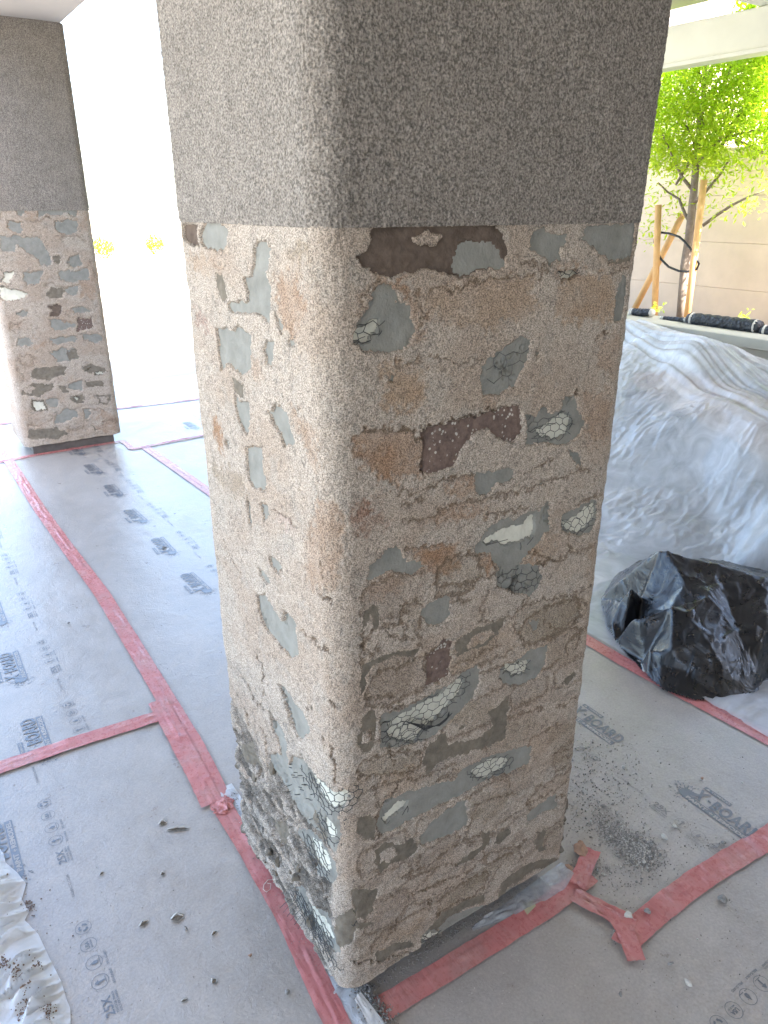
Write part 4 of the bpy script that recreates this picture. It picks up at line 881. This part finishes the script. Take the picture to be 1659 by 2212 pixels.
# ------------------------------------------------------------------ white plastic pieces
def film_strip(pts, w, label, mt, name='plastic_strip', seed=0, h=.006, z=.0032, zend=None):
    P = np.array(pts, float); d = np.linalg.norm(np.diff(P[:, :2], axis=0), axis=1); S = np.concatenate([[0], np.cumsum(d)]); n = max(10, int(S[-1]/.006)); s = np.linspace(0, S[-1], n)
    x, y, zz = (np.interp(s, S, P[:, k]) for k in range(3)); W_ = np.interp(s, S, w)
    tx, ty = np.gradient(x), np.gradient(y); L = np.hypot(tx, ty)+1e-9; v = np.linspace(-.5, .5, 14); ss, vv = np.meshgrid(s, v, indexing='ij')
    X = x[:, None]-(ty/L)[:, None]*vv*W_[:, None]; Y = y[:, None]+(tx/L)[:, None]*vv*W_[:, None]
    Z = zz[:, None]+h*np.abs(fbm(ss/.03, vv*2.5, seed, 3)-.5)*2
    o = link(name, mesh_np(name, np.stack([X, Y, Z], -1).reshape(-1, 3), grid_quads(n, 14)), mt); return tag(o, label, 'plastic sheet')
film_strip([(.045, .78, .004), (.045, .6, .004), (.046, .3, .004), (.040, .05, .004), (.015, -.06, .004)], [.05, .05, .056, .07, .06], 'thin strip of milky plastic showing between the left tape and the near column', M_white_film, seed=41)
film_strip([(.36, .010, .0045), (.46, .000, .006), (.56, -.006, .009), (.62, -.008, .014), (.664, -.004, .026)], [.012, .035, .055, .060, .042], 'flap of clear plastic sticking out under the right end of the near column', M_flap, seed=42, h=.010)
film_strip([(.030, -.005, .055), (.040, -.035, .03), (.045, -.065, .012), (.02, -.10, .008)], [.02, .026, .034, .05], 'crumpled white plastic tail hanging from the near corner of the column', M_white_film, seed=43, h=.012)
mb = MB(); mb.v = [(.50, -.012, .0075), (.535, -.008, .0085), (.53, -.03, .0085), (.495, -.036, .0075)]; mb.f = [[0, 1, 2, 3]]
o = mb.build('card_scrap', simple('yellowed_card', (.5, .47, .30), .8, .3, 30, .1, 0, 0)); tag(o, 'small yellowish scrap of card at the front foot of the near column', 'scrap')
# crumpled white sheet, lower left
edge = np.array([FL(*BL(*p)) for p in T('-300,-60 0,240 45,310 70,410 200,520 300,650 250,830 335,960 285,1060 440,1220 560,1480 700,1760 755,1950 800,2060 808,2300 820,2700')])
sy = np.linspace(edge[:, 1].max(), edge[:, 1].min(), 230); ex = np.interp(-sy, -edge[:, 1], edge[:, 0])
nu = 150; u = np.linspace(0, 1, nu)**1.3; yy, uu = np.meshgrid(sy, u, indexing='ij'); xx = ex[:, None]-uu*.95
rid = lambda f, s_: 1-np.abs(f-.5)*2*s_
ang1 = xx*.8+yy*.55
w1 = np.clip(rid(fbm((xx+yy*.6)/.16, (yy-xx*.5)/.045, 51, 2), 4.5), 0, 1)**1.2; w2 = np.clip(rid(fbm((xx*.6-yy)/.04, (yy*.4+xx)/.13, 53, 2), 4.5), 0, 1)**1.2; w3 = fbm(xx/.16, yy/.16, 55, 3)
zz = .006+sst(0, .06, uu*.95)*(.020*w1+.014*w2+.030*w3)+.004*w1
me = mesh_np('plastic_sheet', np.stack([xx, yy, zz], -1).reshape(-1, 3), grid_quads(*xx.shape)); o = link('plastic_sheet', me, mk_film('crumpled_white_sheet', (.88, .90, .92), .97, .3, 14, .006))
tag(o, 'crumpled white plastic sheet with brown grit in its folds, lower left corner', 'plastic sheet')
it = []
for k in range(420):
    c = rnd.choice([(rnd.uniform(0, 800), rnd.uniform(500, 2300)), (115, 1620), (200, 1700), (235, 1780), (330, 1900), (290, 1960), (340, 2100), (560, 2080), (550, 2190), (240, 2180), (60, 1640), (440, 1620), (310, 880), (350, 900)]); X, Y = BL(c[0]+rnd.gauss(0, 38), c[1]+rnd.gauss(0, 44)); x, y = FL(X, Y)
    i = np.argmin(np.abs(sy-y)); uo = (ex[i]-x)/.95; z = .003 if uo <= 0 else float(zz[i, np.argmin(np.abs(u-uo))])+.0005; it.append((x, y, z, rnd.uniform(.001, .0028), .8))
scatter_mesh('grit', it, M_grit)

# ------------------------------------------------------------------ debris
def dens(n, cx, cy, sx, sy_, a=0):
    r = []
    for _ in range(n):
        g, h = rnd.gauss(0, sx), rnd.gauss(0, sy_); X = cx+g*math.cos(a)-h*math.sin(a); Y = cy+g*math.sin(a)+h*math.cos(a); r.append(FL(X, Y))
    return r
def colfree(p): return not (.03 < p[0] < .62 and .03 < p[1] < .52)
it, it2 = [], []
for pts, s0, s1 in ((dens(1700, *RB(560, 1110), 26, 18, .6), .001, .003), (dens(900, *RB(400, 1010), 34, 16, .9), .001, .0028), (dens(900, *RB(280, 720), 55, 75), .001, .0032), (dens(260, *RB(600, 1000), 120, 110), .0008, .0024), (dens(160, *RB(500, 1290), 40, 30), .0010, .0028),
                    (dens(160, *RB(700, 1500), 150, 140), .0009, .0022), (dens(220, *RB(240, 1230), 26, 14), .0012, .003), (dens(240, *RB(445, 1640), 9, 8), .0012, .0028), (dens(50, *RB(980, 1070), 30, 6), .001, .0022)):
    for p in pts:
        if colfree(p): (it if rnd.random() < .62 else it2).append((p[0], p[1], .0022, rnd.uniform(s0, s1)*(1.7 if rnd.random() < .04 else 1), .75))
for k in range(1500):
    X, Y = rnd.uniform(0, 1659), rnd.uniform(1150, 2212); p = FL(X, Y)
    if colfree(p) and not(p[0] > 1.75 and p[1] > .1): (it if rnd.random() < .75 else it2).append((p[0], p[1], .0022, rnd.uniform(.0007, .0019), .6))
for k in range(900):      # granules heaped at the near corner
    t = rnd.random(); x = .055+rnd.gauss(0, .012)+.01*t; y = .02+rnd.gauss(0, .045)-.03; it.append((x, y, .004+abs(rnd.gauss(0, .006)), rnd.uniform(.0012, .0036), .9))
for k in range(420):
    y = rnd.uniform(-.02, .74); it.append((.052+rnd.gauss(0, .010), y, .006, rnd.uniform(.0008, .0026), .8))
for k in range(420):
    x = rnd.uniform(.05, .6); it.append((x, .028+rnd.gauss(0, .008), .003, rnd.uniform(.001, .003), .8))
for k in range(240):
    y = rnd.uniform(-.2, .8); it.append((rnd.gauss(0.0, .03), y, .0075, rnd.uniform(.0006, .0016), .8))
scatter_mesh('gravel', it, M_stone); scatter_mesh('gravel', it2, M_stone_l)
def chunk(X, Y, s, mt, label, seed, z=.003, cat='stone chip', g='larger chips among the debris'):
    p = FL(X, Y); v, f = rock(random.Random(seed), s, 1); z0 = v[:, 2].min()
    o = link('stone_chip', mesh_py('stone_chip', v-np.array([0, 0, z0]), [tuple(t) for t in f.tolist()]), mt); o.location = (p[0], p[1], z); o.rotation_euler = (0, 0, seed); return tag(o, label, cat, g)
chunk(*RB(187, 1118), (.026, .021, .013), M_stone_t, 'largest chip, a tan layered flake beside the right foot of the near column', 2)
chunk(*RB(180, 1068), (.010, .008, .006), M_stone_t, 'small tan flake just behind the largest tan chip', 3)
chunk(*RB(1082, 1425), (.012, .011, .008), M_stone, 'round dark grey pebble on the front paper, right of the folded tape', 5)
chunk(*RB(478, 1555), (.011, .013, .012), M_stone_l, 'pale angular chip standing in the corner of the right tapes', 7, .012)
chunk(*RB(606, 1520), (.010, .009, .007), M_stone, 'brownish grey pebble lying on the red tape near the pale chip', 8, .009)
chunk(*RB(868, 1968), (.008, .012, .007), M_stone_l, 'pointed pale chip on the front paper in the lower right', 9)
chunk(*RB(452, 582), (.007, .006, .005), M_stone_l, 'whitish pebble on the paper behind the grit pile', 10)
chunk(*RB(585, 1190), (.006, .006, .005), M_stone_l, 'white chip in front of the grit pile', 12)
chunk(*RB(460, 1130), (.012, .005, .005), M_stone, 'long dark sliver at the left side of the grit pile', 13)
chunk(*RB(715, 1030), (.012, .008, .005), M_stone_l, 'flat mottled chip right of the grit pile', 14)
chunk(*RB(780, 960), (.007, .006, .005), M_stone_l, 'pale pebble inside the faint printed circle', 15)
chunk(*RB(955, 652), (.009, .005, .004), M_stone_t, 'small brown chip just above the printed logo on the right', 16)
chunk(*RB(755, 1840), (.004, .008, .005), M_stone, 'thin dark chip on the front paper left of the pointed pale chip', 17)
chunk(*RB(435, 2030), (.005, .009, .003), M_stone, 'dark flat flake on the front paper below the near column', 18)
chunk(*RB(1213, 680), (.005, .005, .004), M_stone_l, 'single white grain on the paper above the word in the logo', 19)
chunk(*RB(1090, 1065), (.008, .007, .005), M_stone, 'grey pebble on the crease line right of the grit pile', 20)
chunk(*RB(325, 830), (.008, .006, .005), M_stone, 'dark grey chip among scattered grains beside the near column', 22)
chunk(*RB(103, 1240), (.014, .010, .010), M_stone_t, 'orange brown lump wedged under the right corner of the near column', 24, .004)
chunk(*LT(455, 1143), (.008, .006, .005), M_stone, 'dark pebble on the left paper beside the long tape line', 25); chunk(*LT(1085, 640), (.014, .010, .006), M_stone, 'grey lump lying on a printed logo behind the near column', 27)
chunk(*LB(1183, 1083), (.006, .005, .004), M_stone_t, 'small ochre chip on the lower left paper', 28); chunk(*LB(1358, 1260), (.008, .006, .005), M_stone, 'grey chip on the lower left paper near the tape', 29); chunk(*LB(878, 958), (.007, .005, .005), M_stone, 'dark grain below the torn hole in the lower left paper', 30)
# curled thread on the tape
th = MB(); th.tube([(*FL(*L3(*p)), .010) for p in T('465,1308 430,1310 405,1340 400,1370 420,1388 445,1370 450,1335 425,1330')], .0007, 4); o = th.build('thread', M_white, smooth=True); tag(o, 'thin pale thread curled on the red tape by the left foot of the column', 'thread')

# ------------------------------------------------------------------ plastic over the furniture
from mathutils.geometry import delaunay_2d_cdt
def facets(pts, gx, gy, wob=.0):
    co2 = [Vector((p[0], p[1])) for p in pts]; vts, _, tris, ov, _, _ = delaunay_2d_cdt(co2, [], [], 0, 1e-5); hz_ = [pts[o_[0]][2] for o_ in ov]
    wx = gx+wob*(fbm(gx/.06, gy/.06, 70, 2)-.5); wy = gy+wob*(fbm(gx/.06, gy/.06, 72, 2)-.5); gz = np.full(gx.shape, -1.0)
    for a, b, c in tris:
        (x0, y0), (x1, y1), (x2, y2) = vts[a], vts[b], vts[c]; den = (y1-y2)*(x0-x2)+(x2-x1)*(y0-y2)
        if abs(den) < 1e-9: continue
        l0 = ((y1-y2)*(wx-x2)+(x2-x1)*(wy-y2))/den; l1 = ((y2-y0)*(wx-x2)+(x0-x2)*(wy-y2))/den; l2 = 1-l0-l1
        m = (l0 >= -1e-6) & (l1 >= -1e-6) & (l2 >= -1e-6); gz[m] = (l0*hz_[a]+l1*hz_[b]+l2*hz_[c])[m]
    return gz
def pxz(t):
    r = []
    for u in t.split(): X, Y, z = (float(a) for a in u.split(',')); x, y = FL(X, Y, z); r.append((x, y, z))
    return r
def blur(z, k):
    for ax in (0, 1):
        p = np.pad(z, [(k, k) if i == ax else (0, 0) for i in (0, 1)], 'edge'); z = sum(np.take(p, np.arange(i, i+z.shape[ax]), axis=ax) for i in range(2*k+1))/(2*k+1)
    return z
tx = np.linspace(1.60, 4.34, 400); ty = np.linspace(-.9, 4.6, 620); xx, yy = np.meshgrid(tx, ty)
CV = pxz('1345,770,.58 1420,806,.60 1500,845,.58 1580,885,.59 1659,925,.58 1800,995,.58 1350,735,.70 1365,690,.80 1345,686,.80 1430,712,.79 1511,730,.84 1585,786,.74 1659,842,.66 1760,905,.60 1600,775,.60 1659,775,.60 1285,1160,.01 1340,1200,.01 1450,1230,.01 1560,1262,.01 1659,1290,.01 1800,1330,.01 1318,960,.27 1500,1010,.30 1659,1080,.30 1390,1080,.13 1550,1130,.13')
CV += [(2.6, -.95, .01), (3.1, -.95, .55), (4.4, -.95, .58), (4.4, 1, .60), (4.4, 1.6, .62), (4.4, 2.2, .66), (4.4, 4.7, .74), (3.9, 4.7, .6), (2.6, 4.7, .01), (2.4, 3, .01), (3.3, 3.6, .5), (1.5, -1, .01), (1.5, 4.7, .01), (2.2, 1.9, .01), (2.3, .2, .01)]
base_ = blur(blur(facets(CV, xx, yy), 5), 5)
A = np.array([3.04, .99]); t_ = np.array([.483, .876]); n_ = np.array([.876, -.483])
dd = (xx-A[0])*n_[0]+(yy-A[1])*n_[1]; tt = (xx-A[0])*t_[0]+(yy-A[1])*t_[1]
flt = sst(.03, .10, base_); topm = sst(-.06, .04, dd)
fold_ = np.clip(1-np.abs(fbm(dd/.055+tt*.6, tt/4.5, 63, 2)-.5)*5, 0, 1)*topm*(1-sst(.40, .6, dd))
cr = np.clip(1-np.abs(fbm(xx/.09+fbm(xx/.3, yy/.3, 68, 2)*2.5, yy/.055, 65, 3)-.5)*5, 0, 1); lw_ = fbm(xx/.35, yy/.35, 67, 2)
zz = base_+flt*(1-topm)*(.012*cr*sst(.38, .62, lw_)+.002*cr+.035*(lw_-.5))+.026*fold_+(1-flt)*.007*cr*sst(.45, .6, lw_)
o = link('plastic_cover', mesh_np('plastic_cover', np.stack([xx, yy, np.maximum(zz, .0065)], -1).reshape(-1, 3), grid_quads(*xx.shape)), M_film); tag(o, 'big sheet of clear plastic film draped over patio furniture on the right', 'plastic sheet')
# furniture beneath the film
sofa = empty('patio_sofa', (3.4, 1.5, 0), label='low dark patio sofa with brown cushions dimly seen under the clear plastic', cat='sofa')
def obox(c, t0, t1, d0, d1, z0, z1, name, mt, par):
    mb = MB(); mb.box(t0, t1, d0, d1, z0, z1, .02); mb.v = [(A[0]+t_[0]*p[0]+n_[0]*p[1], A[1]+t_[1]*p[0]+n_[1]*p[1], p[2]) for p in mb.v]; mb.f = [q[::-1] for q in mb.f]; return mb.build(name, mt, par)
obox(0, -1.2, 2.0, .10, .85, .04, .36, 'sofa_base', M_rattan, sofa); obox(0, -1.2, 2.0, .68, .82, .36, .50, 'backrest', M_rattan, sofa)
for k in range(3): obox(0, -1.15+k*1.03, -.17+k*1.03, .09, .62, .365, .47, 'seat_cushion', M_cushion, sofa)

# black plastic bag
cp = """1310,1360,.01 1330,1388,.01 1385,1398,.01 1388,1430,.01 1398,1462,.01 1430,1490,.01 1455,1500,.01 1500,1514,.01 1560,1512,.01 1620,1498,.01 1668,1460,.01 1760,1440,.01 1900,1400,.01
1322,1340,.06 1340,1300,.13 1352,1325,.10 1362,1268,.20 1425,1190,.31 1442,1193,.315 1500,1207,.30 1570,1226,.29 1659,1250,.27 1760,1278,.24 1385,1292,.13 1372,1336,.145 1400,1327,.175 1450,1312,.215 1530,1290,.235 1659,1262,.262
1480,1262,.245 1560,1262,.255 1400,1400,.09 1450,1402,.12 1520,1382,.165 1600,1372,.15 1659,1335,.20 1485,1452,.06 1560,1442,.095 1640,1425,.08 1500,1478,.035 1600,1470,.045 1636,1472,.03 1348,1372,.025 1380,1352,.05 1372,1310,.06 1430,1345,.12 1490,1335,.20 1580,1320,.19 1424,1440,.05"""
CPT = pxz(cp)+[(2.35, 1.10, .01), (2.95, .95, .01), (2.05, 1.02, .03), (3.0, .2, .01), (2.75, .5, .05), (2.6, .8, .04), (1.85, .93, .01)]
gx, gy = np.meshgrid(np.linspace(1.5, 3.1, 360), np.linspace(-.1, 1.2, 290)); gz = facets(CPT, gx, gy, .010); ok = gz > 0
gz = np.where(ok, gz, .01); gz = blur(gz, 1)
crs = np.clip(1-np.abs(fbm((gx+gy*.5)/.20, (gy-gx*.3)/.07, 74, 2)-.5)*7, 0, 1); crs2 = np.clip(1-np.abs(fbm(gx/.06, gy/.11, 76, 2)-.5)*6, 0, 1)
gz = gz+(.006*crs+.003*crs2)*sst(.01, .06, gz)
Qg = grid_quads(*gx.shape); keepq = ok.ravel()[Qg].all(1); Qg = Qg[keepq]; ids, inv = np.unique(Qg, return_inverse=True)
o = link('black_bag', mesh_np('black_bag', np.stack([gx, gy, gz], -1).reshape(-1, 3)[ids], inv.reshape(-1, 4)), M_black); tag(o, 'shiny black plastic bag slumped over something on the floor at the right', 'plastic bag')

# ------------------------------------------------------------------ garden on the right
ldg = empty('garden_ledge', (4.4, 0, 0), label='low garden ledge with a pale cast cap behind the covered furniture', cat='low wall')
MB().box(4.40, 4.70, -5.0, 9, -.06, .70, .005).build('ledge_body', M_ledge, ldg); MB().box(4.37, 4.76, -5.0, 9, .70, .775, .006).build('ledge_cap', M_ledge, ldg)
bed = MB().box(4.72, 6.2, -5.0, 9, -.06, .55).build('planting_bed', simple('bed_soil', (.10, .075, .05), 1, .1, 12, .4, 40, .6, .02), kind='structure')
gw = empty('garden_wall', (6.2, 0, 0), label='tall tan rendered garden wall with faint level joints behind the young tree', cat='wall')
z = -.06
for i in range(5):
    h_ = .535 if i == 0 else .405
    MB().box(6.2, 6.42, -7, 14, z, z+h_-.002, .0025).build('course', M_wall, gw); z += h_
MB().box(6.215, 6.405, -6.9, 13.9, -.05, z-.02).build('wall_core', M_wall, gw)
nb_ = MB().box(9.5, 12, 6.4, 12.2, -.06, 7.0).build('neighbour_house', M_wall); tag(nb_, 'tan side of a neighbouring house glimpsed above the white beam', 'house')

pb = MB(); pb.box(4.68, 4.80, -5.0, 7.5, 2.56, 2.80, .006); o = pb.build('pergola_beam', M_white); tag(o, 'long cream painted pergola beam running past the young tree', 'beam')
MB().box(4.665, 4.815, -5.0, 7.5, 2.535, 2.563, .003).build('lower_lip', M_white, o)
for i, y in enumerate((2.40, 3.9, 5.4)):
    r_ = MB(); r_.box(3.2, 5.3, y, y+.10, 2.805, 2.965, .005); q_ = r_.build('rafter', M_white)
    tag(q_, ('cream painted rafter crossing the pergola beam at the top right corner', 'cream painted rafter one bay beyond the corner rafter', 'farthest cream painted rafter on the pergola beam')[i], 'rafter', 'rafters on the pergola beam')

XT = 5.45
def gp(c, X_=XT): w = onp(*GT(*c), 0, X_); return w
stake_mesh = []
for i, (a, b, dx, lab) in enumerate((((380, 1390), (352, 2180), -.12, 'upright round wooden stake left of the young tree'), ((545, 1455), (190, 2150), .05, 'slanting round wooden stake leaning towards the young tree'), ((690, 1218), (568, 2200), -.1, 'upright round wooden stake right against the tree trunk, taller than the others'))):
    p, q_ = gp(a, XT+dx), gp(b, XT+dx); d = (q_-p); t = (.55-q_[2])/d[2] if d[2] else 0; q2 = q_+d*max(0, t) if q_[2] > .55 else q_
    mb = MB(); mb.tube([tuple(p), tuple((p+q2)/2), tuple(q2)], .028, 12); o = mb.build('tree_stake', M_stake, smooth=True); tag(o, lab, 'stake', 'wooden stakes around the young tree')
tk = empty('young_tree', tuple(gp((545, 2150))[:2])+(.55,), label='young sunlit tree with bright green leaves in front of the garden wall', cat='tree')
tr_pts = [gp(c) for c in T('530,2200 545,2000 560,1800 590,1600 605,1450 625,1250 640,1050 655,900 680,700 700,450 720,150')]
MB().tube([tuple(p) for p in tr_pts], [.042, .04, .038, .036, .034, .03, .026, .022, .018, .014, .010], 10).build('trunk', M_bark, tk, smooth=True)
br = MB(); tips = []
for s in ('600,1520 560,1450 520,1350 440,1300 380,1240', '615,1380 700,1300 800,1180 860,1080', '680,1530 760,1470 880,1390 1000,1330 1100,1290', '640,1050 600,900 520,800 450,650', '640,1100 760,1000 850,850 900,700', '655,900 760,700 860,500 900,300', '650,1000 560,1150 500,1250', '620,1300 540,1200 470,1050 400,900', '660,850 620,650 560,450 500,300', '640,1050 800,950 950,900 1100,880', '690,600 620,400 560,200', '690,600 800,300 900,100', '800,1000 950,750 1080,600 1180,500', '900,950 1020,1000 1120,1050'):
    P = [gp(c, XT+rnd.uniform(-.25, .25)*(i/4)) for i, c in enumerate(T(s))]; br.tube([tuple(p) for p in P], [.016-.0026*i for i in range(len(P))], 6); tips.append(P)
br.build('branches', M_bark, tk, smooth=True)
# leaves
lv, lf, lc = [], [], []
def leaf(p, L):
    a = np.array([rnd.gauss(0, 1), rnd.gauss(0, 1), rnd.gauss(-.1, .7)]); a /= np.linalg.norm(a); b = np.cross(a, [rnd.gauss(0, .4), rnd.gauss(0, .4), 1]); b /= np.linalg.norm(b)+1e-9; n = np.cross(a, b)
    k = len(lv); w = L*.36; lv.extend([p, p+a*L*.5+b*w*.5+n*L*.06, p+a*L, p+a*L*.5-b*w*.5+n*L*.06]); lf.append((k, k+1, k+2, k+3))
    g = rnd.random(); c = (.26+.2*g, .36+.2*g, .03+.03*g); lc.extend([c]*4)
cl = []
for _ in range(1800):
    X, Y = rnd.uniform(180, 1350), rnd.uniform(-300, 1180)
    low = 1150-(abs(X-620)*.15); keep = Y < low and not (X > 850 and Y > 950 and rnd.random() < .75) and not (X < 330 and Y > 1000 and rnd.random() < .5)
    if Y < 300 and X < 930: keep = False
    if keep: cl.append((X, Y, max(-.4, min(.5, rnd.gauss(0, .30)))))
for s in T('430,1250 380,1300 330,1330 450,1330 520,1280 570,1320 600,1230 480,1430 560,1430 400,1440 330,1480 300,1560 360,1600 430,1560 700,1250 760,1290 800,1230 790,1420 760,1450 850,1400 960,1420 990,1400 940,1270 1000,1230 1060,1250 1100,1270 1110,1390 920,1120 980,1090 700,1400 640,1420 320,1200 300,1400 300,1620 470,1200 880,1180 1080,1080 1000,1330 830,1200 560,1550'): cl.append((s[0], s[1], rnd.gauss(0, .12)))
for X, Y, dx in cl:
    c = gp((X, Y), XT+dx)
    for _ in range(rnd.randint(20, 34) if Y < 1180 else 16): leaf(c+np.array([rnd.gauss(0, .05), rnd.gauss(0, .05), rnd.gauss(0, .05)]), rnd.uniform(.038, .066))
link('crown', mesh_np('crown', np.array(lv), np.array(lf), np.array(lc), smooth=False), M_leaf, tk)
tie = MB(); tie.tube([tuple(gp(c, XT-.1)) for c in T('385,1575 450,1582 520,1605 560,1640 600,1690 630,1740 655,1790 640,1825 580,1842 520,1838 450,1810 400,1760 365,1700 352,1640 360,1590 390,1565')], .010, 6); o = tie.build('tree_tie', M_black, smooth=True); tag(o, 'black rubber tie looped between the stakes and the trunk', 'tree tie')
# small plants in the bed
def sprig(X, Y, n, label):
    global lv, lf, lc
    lv, lf, lc = [], [], []; c = onp(X, Y, 0, 5.0)
    for _ in range(n): leaf(c+np.array([rnd.gauss(0, .03), rnd.gauss(0, .03), abs(rnd.gauss(0, .05))]), rnd.uniform(.03, .06))
    for _ in range(8): leaf(c-np.array([0, 0, rnd.uniform(.0, .25)]), .05)
    o = link('bed_plant', mesh_np('bed_plant', np.array(lv), np.array(lf), np.array(lc), smooth=False), M_leaf); tag(o, label, 'plant', 'small plants along the ledge')
sprig(1420, 672, 22, 'small green plant at the foot of the left wooden stake'); sprig(1506+250*.2+52, 692, 16, 'small green plant behind the black woven roll')
# black woven rolls lying on the ledge
def roll(a, b, r_, label, x=4.62):
    p, q_ = onp(*DN(*a), 0, x), onp(*DN(*b), 0, x); e = empty('woven_roll', tuple(p), label=label, cat='woven roll', group='black woven rolls on the garden ledge')
    n = 24; P = [tuple(p+(q_-p)*i/n) for i in range(n+1)]; mb = MB(); mb.tube(P, [r_*(1 if 0 < i < n else .8)*(1+.06*math.sin(i*2.1)) for i in range(n+1)], 14); mb.build('woven_tube', M_rattan, e, smooth=True)
    for t in (.06, .93):
        c = p+(q_-p)*t; mb = MB(); d_ = (q_-p)/np.linalg.norm(q_-p)*.02; mb.tube([tuple(c-d_), tuple(c), tuple(c+d_)], [r_*.9, r_*1.06, r_*.9], 12); mb.build('binding', M_stone_l, e, smooth=True)
roll((45, 275), (300, 285), .030, 'shorter black woven roll at the left end of the ledge'); roll((720, 355), (1580, 455), .048, 'longer black woven roll lying on the middle of the ledge'); roll((1580, 495), (2400, 560), .04, 'black woven roll at the right edge of the picture')
roll((400, 350), (700, 370), .018, 'thin black woven roll between the short and the long roll')

# ------------------------------------------------------------------ bright yard on the left, far
def shrub(x, y, s, label):
    global lv, lf, lc
    lv, lf, lc = [], [], []
    for _ in range(420):
        g = np.array([rnd.gauss(0, 1), rnd.gauss(0, 1), rnd.gauss(0, .8)]); g *= s*rnd.uniform(.4, .8)/np.linalg.norm(g); leaf(np.array([x, y, s*.75])+g, s*.35)
    o = link('shrub', mesh_np('shrub', np.array(lv), np.array(lf), np.array(lc), smooth=False), M_leaf); tag(o, label, 'shrub', 'far shrubs in the glaring yard')
p = onp(232, 590, 1, 26.); shrub(p[0], p[1], .45, 'washed out green shrub just right of the far column'); p = onp(340, 582, 1, 27.); shrub(p[0], p[1], .45, 'washed out green shrub beside the near column, far off in the glare')
bw = MB().box(-14, 16, 30, 30.3, -.06, 1.1).build('boundary_wall', M_ground); tag(bw, 'low pale boundary wall lost in the glare at the far left', 'wall')
